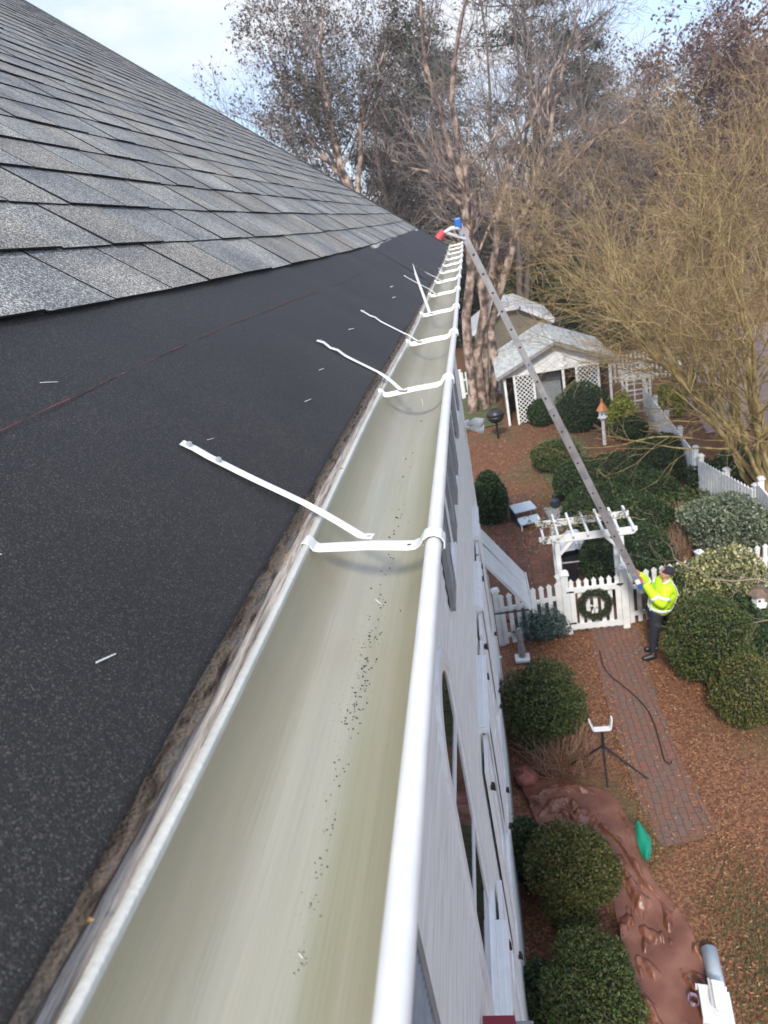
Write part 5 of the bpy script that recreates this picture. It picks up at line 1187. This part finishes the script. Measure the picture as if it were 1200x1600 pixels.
for i, (lab, px, py, rx, ry, m) in enumerate((
        ('dark clipped hedge right behind the pergola on its right side', 985, 872, 62, 46, 'box_dark'),
        ('dark clipped hedge mound just behind the pergola, right of the covered cart', 945, 874, 34, 36, 'box_dark'),
        ('dark hedge mound above the pergola top, crossed by the ladder', 938, 800, 52, 40, 'box_dark'),
        ('dark hedge mound right of the ladder above the pergola', 1000, 815, 46, 38, 'box_dark'),
        ('rounded dark hedge left of the ladder below the lawn patch', 905, 752, 40, 32, 'box_dark'),
        ('rounded hedge in the middle of the garden just below the copper roofed birdhouse', 968, 738, 46, 26, 'box_dark'),
        ('rounded hedge right of the birdhouse near the side fence', 1032, 716, 46, 32, 'box_dark'),
        ('dark rounded hedge in front of the shed lattice panel', 910, 636, 38, 34, 'box_dark'),
        ('small round shrub in front of the left lattice panel of the shed', 846, 645, 19, 19, 'box_dark'),
        ('small rounded hedge behind the copper roofed birdhouse', 985, 670, 22, 16, 'box_dark'),
        ('low green hedge left of the ladder beside the lawn patch', 868, 712, 34, 22, 'box_mid'),
        ('wide dark hedge filling the middle row below the birdhouse', 1010, 762, 40, 22, 'box_dark'))):
    shrub('hedge', lab, px, py, rx, ry, M[m], 13000, .030, 20 + i, group=hed, amp=.24)
shrub('shrub', 'small lime green shrub beside the copper roofed birdhouse', 972, 652, 20, 34, M['ygreen'], 3000, .06, 40, amp=.5, shell=(.5, 1.2))
shrub('shrub', 'lime green shrub behind the lattice arbour under the ochre branches', 1045, 628, 26, 24, M['ygreen'], 3000, .07, 41, amp=.5, shell=(.5, 1.2))
shrub('shrub', 'low green shrub edging behind the brown grass clump', 1060, 792, 60, 16, M['box_mid'], 4000, .05, 42, amp=.5, shell=(.5, 1.2))
shrub('shrub', 'small dark shrub between the two lengths of white side fence', 1100, 748, 24, 26, M['box_dark'], 4000, .05, 47, amp=.4, shell=(.5, 1.2))
shrub('shrub', 'dark low shrub under the ochre stemmed tree at the right edge', 1165, 742, 50, 34, M['box_dark'], 6000, .05, 43, amp=.4, shell=(.5, 1.2))
# dried grass clump
def clump(name, label, c, r, h, n, m, seed, cat='plant', lean=.5):
    rs = RS(seed); a = rs.rand(n) * 6.283; q = r * .5 * np.sqrt(rs.rand(n)); P0 = np.stack([c[0] + q * np.cos(a), c[1] + q * np.sin(a), np.zeros(n)], 1)
    D = np.stack([np.cos(a) * lean * rs.rand(n), np.sin(a) * lean * rs.rand(n), np.ones(n)], 1) + rs.normal(size=(n, 3)) * .15
    P, R = branch_level(P0, D, h * (.5 + .6 * rs.rand(n)), np.full(n, .006), 6, .12, -.03, rs); V, F = tubes(P, R, 3)
    return tag(npmesh(name, V, F, m), label, cat)
c = atz(1050, 850, 0); clump('dry_grass_clump', 'russet dried grass clump between the hedges and the grey-green shrub', c, 1.7, .75, 2600, M['drygrass'], 51)
c = atz(880, 1185, 0); clump('dry_plant', 'sparse dry brown perennial stalks between wall and tripod', c, 1.1, .5, 320, M['drygrass'], 52, lean=1.0)
c = atz(1010, 655, 0); clump('dry_plant', 'dry brown stalks at the foot of the lattice arbour', c, 1.8, .8, 700, M['drygrass'], 53, lean=.8)
c = atz(880, 775, 0); clump('leafy_plant', 'small light green leafy plant on the edge of the old brick paving', c, .5, .25, 160, M['ygreen'], 54, lean=1.2)

# leaf litter and grass as uncountable stuff
rs = RS(60)
def litter(n, x0, x1, y0, y1, size, mask=None):
    x = x0 + (x1 - x0) * rs.rand(n); y = y0 + (y1 - y0) * rs.rand(n); P = np.stack([x, y, .008 + .03 * rs.rand(n)], 1)
    if mask is not None: P = P[mask(x, y)]
    return quads(P, size, rs, .45, up=2.2) if False else quads(P, size, rs, .42)
tar = lambda x, y: ((x > .55) & (x < 1.62) & (y < 7.05)) | ((y > 6.9) & (y < 8.55) & (x < 1.2))
onp = lambda x, y: tar(x, y) | ((x > 1.33) & (x < 2.25) & (y > 7.1) & (y < 13.3)) | ((x > -.45) & (x < 1.3) & (y > 13.2) & (y < 19.5))
parts = [litter(17000, -.4, 6.5, 4.0, 9.5, .022, lambda x, y: ~onp(x, y)), litter(14000, -.4, 7.5, 9.5, 16, .030, lambda x, y: ~onp(x, y)), litter(1500, 1.28, 2.35, 7, 13.2, .020), litter(900, 1.22, 1.48, 7, 13.2, .024), litter(900, 2.05, 2.35, 7, 13.2, .024),
         litter(2200, -.5, 1.4, 13.2, 20, .03), litter(9000, -1, 9, 16, 28, .045)]
V, F = join(parts); V[:, 2] = .012 + (V[:, 2] - V[:, 2].min()) * .35 + .0
tag(npmesh('leaf_litter', V, F, M['litter']), kind='stuff')
def blades(n, fx, fy, h):
    x = fx[0] + fx[1] * rs.normal(size=n); y = fy[0] + fy[1] * rs.normal(size=n); P = np.stack([x, y, np.zeros(n)], 1)
    D = rs.normal(size=(n, 3)) * .5; D[:, 2] = 1; P2, R = branch_level(P, D, h * (.5 + rs.rand(n)), np.full(n, .004), 3, .2, -.1, rs, .2); return tubes(P2, R, 3)
parts = [blades(7000, (2.25, .35), (5.6, .8), .05), blades(1500, (1.25, .15), (7.4, .3), .05), blades(3500, (2.2, .5), (23, 1.3), .10), blades(1200, (.5, .3), (10.6, .5), .06), blades(2000, (-1, 1.2), (32, 2), .14), blades(900, (1.3, .4), (19.6, .5), .09)]
V, F = join(parts); tag(npmesh('grass', V, F, M['grass']), kind='stuff')

# ------------------------------------------------------------------ trees
rs = RS(70)
def P3(*pts): return [aty(px, py, y) for px, py, y in pts]
g0 = np.array([-.7, 30.8, -.05]); g1 = np.array([-.2, 31.2, -.05]); g2 = np.array([.15, 31.8, -.05])
st = [([g0] + P3((733, 560, 30.9), (742, 440, 30.8), (728, 330, 30.6), (712, 250, 30.4), (688, 170, 30), (668, 90, 29.6), (655, -30, 29.2)), .24, .05),
      ([g1] + P3((745, 560, 31.1), (752, 440, 31.2), (735, 340, 31.3), (718, 240, 31.4), (706, 130, 31.6), (722, 20, 31.8), (730, -80, 32)), .22, .05),
      ([g1 + .1] + P3((752, 540, 31.2), (768, 420, 31.4), (782, 330, 31.6), (800, 250, 31.8), (828, 190, 32), (862, 120, 32.2), (905, 60, 32.5), (960, 10, 33)), .19, .03),
      ([g2] + P3((765, 520, 31.8), (790, 420, 31.8), (812, 345, 31.6), (842, 280, 31.3), (858, 200, 31), (884, 120, 30.6), (900, 40, 30.2)), .21, .04),
      (P3((728, 330, 30.6), (700, 300, 30.3), (672, 270, 30), (640, 262, 29.6), (610, 250, 29.2)), .09, .03),
      (P3((812, 345, 31.6), (850, 300, 31), (880, 270, 30), (920, 225, 29), (985, 180, 28), (1060, 120, 27.5)), .12, .02)]
bare_tree('birch_tree', 'large multi-stemmed birch with peeling salmon bark rising beyond the far gutter end', 'tree', (-.2, 31.2, 0), st,
          [(9, .62, .30, 9, .10, .05, 5, .34), (7, .62, .48, 7, .13, .04, 3, .45), (7, .65, .5, 5, .16, .03, 3, .5)], rs, M['birch'], M['twig_grey'], minr=.0085)
# smaller birch left
b0 = aty(545, 400, 36.)
st = [([np.array([b0[0], 36, 0])] + P3((556, 330, 36), (535, 250, 36.2), (512, 180, 36.3), (498, 110, 36.6), (505, 20, 37)), .2, .05),
      (P3((556, 320, 36), (565, 250, 36), (562, 190, 35.8), (590, 110, 35.5), (620, 30, 35.2)), .13, .04),
      (P3((552, 300, 36), (520, 262, 36), (470, 200, 35.7), (440, 130, 35.5), (418, 70, 35.4)), .11, .03)]
bare_tree('birch_tree', 'slimmer birch showing above the roof edge, with small dull leaves', 'tree', (b0[0], 36, 0), st,
          [(12, .7, .34, 8, .12, .04, 5, .34), (9, .7, .5, 6, .15, .02, 3, .45), (6, .7, .5, 4, .18, 0, 3, .5)], rs, M['birch'], M['twig_grey'], minr=.009, leafmat=M['oldleaf'], leafn=9000, leafsize=.065, leafdisp=.12)
# leafy olive tree further left
def tall(name, label, px, y, topy, r0, mtrunk, mtwig, lv, seed, base_dx=0, leafmat=None, leafn=0, leafsize=.1, leafdisp=.3, nst=1, spread=.14, minr=.012, group=None, cat='tree', lean=0):
    rs = RS(seed); t = aty(px, topy, y); st = []
    for k in range(nst):
        a = rs.rand() * 6.28; sp = spread * t[2] * (0 if nst == 1 else 1)
        pts = [np.array([t[0] + base_dx + math.cos(a) * r0 * .6, y + math.sin(a) * r0 * .6, -.05])]
        for f in (.2, .45, .7, 1.0):
            pts.append(np.array([t[0] + base_dx * (1 - f) + math.cos(a) * sp * f ** 1.3 + lean * f * t[2] + rs.normal() * .012 * t[2], y + math.sin(a) * sp * f ** 1.3, t[2] * f * (.85 + .15 * rs.rand() if nst > 1 else 1)]))
        st.append((pts, r0, r0 * .16))
    return bare_tree(name, label, cat, (t[0] + base_dx, y, 0), st, lv, rs, mtrunk, mtwig, group, minr, leafmat, leafn, leafsize, leafdisp=leafdisp)
LV = [(22, .85, .34, 8, .10, .06, 4, .35), (9, .7, .46, 6, .14, .04, 3, .45), (7, .7, .48, 4, .16, .02, 3, .5)]
LVS = [(22, .85, .34, 7, .10, .06, 4, .35), (9, .7, .46, 5, .14, .04, 3, .45)]
tall('bare_tree', 'dense twiggy tree with dull olive leaves, leftmost large crown above the roof', 505, 42, -20, .26, M['bark'], M['twig_grey'], LV, 81, leafmat=M['oldleaf'], leafn=15000, leafsize=.075, leafdisp=.2, nst=3, spread=.12)
tall('young_bare_tree', 'group of thin bare upright saplings beyond the roof against the sky', 360, 46, 135, .07, M['bark'], M['twig_grey'], [(10, .45, .35, 6, .08, .06, 3, .5), (6, .5, .45, 4, .1, .04, 3, .6)], 82, nst=5, spread=.07, minr=.012)
tall('young_bare_tree', 'single thin bare tree left of the olive leaved crown', 420, 48, 120, .07, M['bark'], M['twig_grey'], [(12, .45, .35, 6, .08, .06, 3, .5), (7, .5, .45, 4, .1, .04, 3, .6)], 83, nst=3, spread=.08, minr=.012)
# pines
def pine(label, px, y, topy, r, seed, n=26000, dens=.17, leaf=.16):
    rs = RS(seed); t = aty(px, topy, y); H_ = t[2]; root = thing('pine_tree', label, 'tree', (t[0], y, 0), 'tall evergreens behind the birch')
    mb = MB(); mb.tube([(t[0], y, -.1), (t[0] + .1, y, H_ * .5), (t[0], y, H_)], [.28, .2, .05], 8); 
    k = 95; hh = H_ * (.18 + .8 * rs.rand(k)); a = rs.rand(k) * 6.28; L_ = r * (1.05 - .75 * (hh / H_ - .18) / .8) * (.7 + .5 * rs.rand(k))
    P0 = np.stack([np.full(k, t[0]), np.full(k, float(y)), hh], 1); D = np.stack([np.cos(a), np.sin(a), .15 + .3 * rs.rand(k)], 1)
    P, R = branch_level(P0, D, L_, np.full(k, .06), 8, .10, -.01, rs); V, F = tubes(P, R, 4)
    mb.build('trunk', M['bark'], root, True); npmesh('limbs', V, F, M['bark'], root)
    cent = P[:, 2:].reshape(-1, 3); sel = cent[rs.randint(0, len(cent), 900)]; c_ = sel[rs.randint(0, len(sel), n)] + rs.normal(size=(n, 3)) * np.array([.42, .42, .22])
    V, F = quads(c_, leaf, rs, .28); npmesh('needles', V, F, M['pine'], root)
pine('broad dark pine behind the birch forks, nearest the middle of the photo', 800, 50, -150, 6.2, 91, 19000, leaf=.13)
pine('second dark pine just left of the birch stems', 655, 56, 40, 4.4, 92, 15000)
pine('pine standing right of the forked birch stems', 905, 60, 40, 5.0, 93, 17000)
pine('low dark pine showing above the roof edge left of the birch', 600, 47, 150, 4.0, 94, 15000)
# evergreen masses near the outbuilding
for i, (lab, px, py, rx, ry, y, m) in enumerate((('large dark evergreen bush right of the outbuilding', 945, 505, 52, 60, 44, 'box_dark'), ('mid green evergreen bush above the outbuilding roof', 860, 430, 60, 50, 50, 'box_mid'),
                                                 ('dark evergreen behind the birch trunks left of the outbuilding', 690, 500, 60, 80, 50, 'pine'), ('dark evergreen far behind the shed roof on the right', 985, 520, 50, 46, 40, 'box_dark'))):
    c = aty(px, py, y); d = np.linalg.norm(c - np.array([0, 0, HC])); r = rx * d / FPX; rz = ry * d / FPX
    bush('evergreen_bush', lab, 'bush', (c[0], c[1], max(c[2], rz * .8)), (r, r * .8, rz), M[m], 14000, .11, 100 + i, 'evergreen bushes around the outbuilding', amp=.5, shell=(.6, 1.15))
# ochre crape myrtles filling the right side
LG = [(13, .70, .44, 9, .12, .03, 4, .46), (7, .7, .50, 7, .15, .02, 3, .5), (5, .75, .5, 5, .18, .01, 3, .55)]
def myrtle(label, x, y, h, dx, seed, nst, lv=LG, minr=.0048, mt='stem_gold', mw='twig_gold', r0=.075, group='ochre stemmed trees crowding the right side'):
    rs = RS(seed); st = []
    for k in range(nst):
        a = rs.rand() * 6.28; ex = dx + math.cos(a) * h * .24; ey = math.sin(a) * h * .22; hh = h * (.72 + .3 * rs.rand()); pts = [(x + math.cos(a) * .18, y + math.sin(a) * .18, -.03)]
        for f in (.15, .35, .6, .8, 1): pts.append((x + ex * f ** 1.25 + rs.normal() * .1, y + ey * f ** 1.2 + rs.normal() * .1, hh * f))
        st.append((pts, r0 * (.7 + .5 * rs.rand()), .012))
    return bare_tree('crape_myrtle', label, 'tree', (x, y, 0), st, lv, rs, M[mt], M[mw], group, minr)
myrtle('nearest ochre stemmed tree, its thick stems leaning in from the right edge', 6.35, 16.8, 7.6, -2.3, 111, 8)
myrtle('ochre stemmed tree behind the nearest one, arching over the side fence', 6.9, 20.5, 8.4, -2.7, 112, 9)
myrtle('ochre stemmed tree at the far right, beside the driveway', 8.9, 19.2, 8.6, -.6, 113, 8)
myrtle('slender ochre tree beyond the arbour, crown above the shed roof', 7.6, 25.5, 9.6, -3.0, 114, 7, minr=.008, mt='stem_brown', mw='twig_brown')
myrtle('ochre tree farther back above the driveway', 10.8, 26, 10.0, -1.0, 115, 7, minr=.008, mt='stem_brown', mw='twig_brown')
myrtle('ochre stemmed tree on the far side of the driveway edge', 12.5, 22, 9.0, -1.0, 119, 7, minr=.007, mt='stem_brown', mw='twig_brown')
# russet background trees
LB_ = [(20, .75, .38, 7, .10, .05, 4, .4), (9, .7, .48, 5, .14, .03, 3, .5), (6, .7, .5, 4, .16, .02, 3, .6)]
rg = 'russet leafless trees at the back right'
for i, (lab, px, y, ty_, lm, ln) in enumerate((('russet tree keeping dead leaves, tallest at the top right corner', 1165, 48, 15, 'russetleaf', 16000), ('russet twiggy tree left of the tallest one at the top right', 1060, 52, 150, 'russetleaf', 7000),
                                               ('russet twiggy tree behind the ochre crowns near the middle right', 980, 55, 190, 'oldleaf', 6000), ('russet twiggy tree beyond the right edge crowns', 1210, 60, 120, 'russetleaf', 8000),
                                               ('bare twiggy tree between the right pine and the russet trees', 920, 48, 130, None, 0),
                                               ('grey twiggy tree above the far rake of the roof', 640, 60, 60, 'oldleaf', 7000), ('bare grey tree with crown over the top middle of the photo', 745, 46, -90, None, 0))):
    tall('background_tree', lab, px, y, ty_, .2, M['bark'], M['twig_red'] if i < 4 else M['twig_grey'], LB_, 120 + i, leafmat=M[lm] if lm else None, leafn=ln, leafsize=.10, leafdisp=.25, nst=4, spread=.20, minr=.012, group=rg if i < 4 else 'twiggy trees behind the birch')
# far wood: one mass of brushwood behind everything
rs = RS(200); n = 1150
x = -45 + 110 * rs.rand(n); y = 58 + 45 * rs.rand(n); P0 = np.stack([x, y, np.zeros(n)], 1); D = rs.normal(size=(n, 3)) * .12; D[:, 2] = 1
P, R = branch_level(P0, D, 7 + 6 * rs.rand(n), np.full(n, .10), 7, .06, .04, rs, .15); a = tubes(P, R, 4)
st_, D, L2, R2 = children(P, R, 9, .7, .42, np.full(n, 9.), rs, t0=.1, rf=.5); P, R = branch_level(st_, D, L2, np.maximum(R2, .02), 5, .12, .05, rs); b1_ = tubes(P, R, 3)
st_, D, L2, R2 = children(P, R, 4, .7, .5, L2, rs, t0=.1, rf=.6); P, R = branch_level(st_, D, L2, np.maximum(R2, .018), 4, .12, .05, rs); b2_ = tubes(P, R, 3)
V, F = join([a, b1_, b2_]); tag(npmesh('far_wood', V, F, M['twig_red']), kind='stuff')
# thin bare branches hanging over the shrub on the right
rs = RS(300); st = [(P3((1290, 1010, 10.6), (1200, 905, 10.9), (1120, 905, 11.1), (1060, 880, 11.2), (1045, 850, 11.2)), .018, .005), (P3((1290, 1100, 10.2), (1190, 1030, 10.4), (1120, 1010, 10.5), (1075, 990, 10.6)), .018, .005),
                    (P3((1300, 1000, 10.9), (1230, 960, 10.8), (1170, 975, 10.7), (1110, 960, 10.6)), .015, .004)]
bb = atz(1300, 1120, 0)
st = [([np.array([bb[0], bb[1], 0]), st[i][0][0]] + st[i][0][1:], st[i][1], st[i][2]) for i in range(3)]
bare_tree('dogwood', 'bare spreading dogwood reaching in from the right over the large shrub', 'tree', (bb[0], bb[1], 0), st, [(8, .7, .22, 7, .2, .03, 4, .5), (4, .8, .5, 5, .22, .02, 3, .6)], rs, M['twig_pale'], M['twig_pale'], minr=.003)

# ------------------------------------------------------------------ thin winter haze
hz = MB(); hz.box((5, 225, 29), (540, 560, 60)); ho = hz.build('haze'); ho['kind'] = 'stuff'
hm = bpy.data.materials.new('haze'); hm.use_nodes = True; t = hm.node_tree; t.nodes.clear()
o_ = t.nodes.new('ShaderNodeOutputMaterial'); v_ = t.nodes.new('ShaderNodeVolumePrincipled'); v_.inputs['Color'].default_value = (.86, .90, .96, 1); v_.inputs['Density'].default_value = .0011; v_.inputs['Anisotropy'].default_value = .2
t.links.new(v_.outputs[0], o_.inputs['Volume']); ho.data.materials.append(hm)
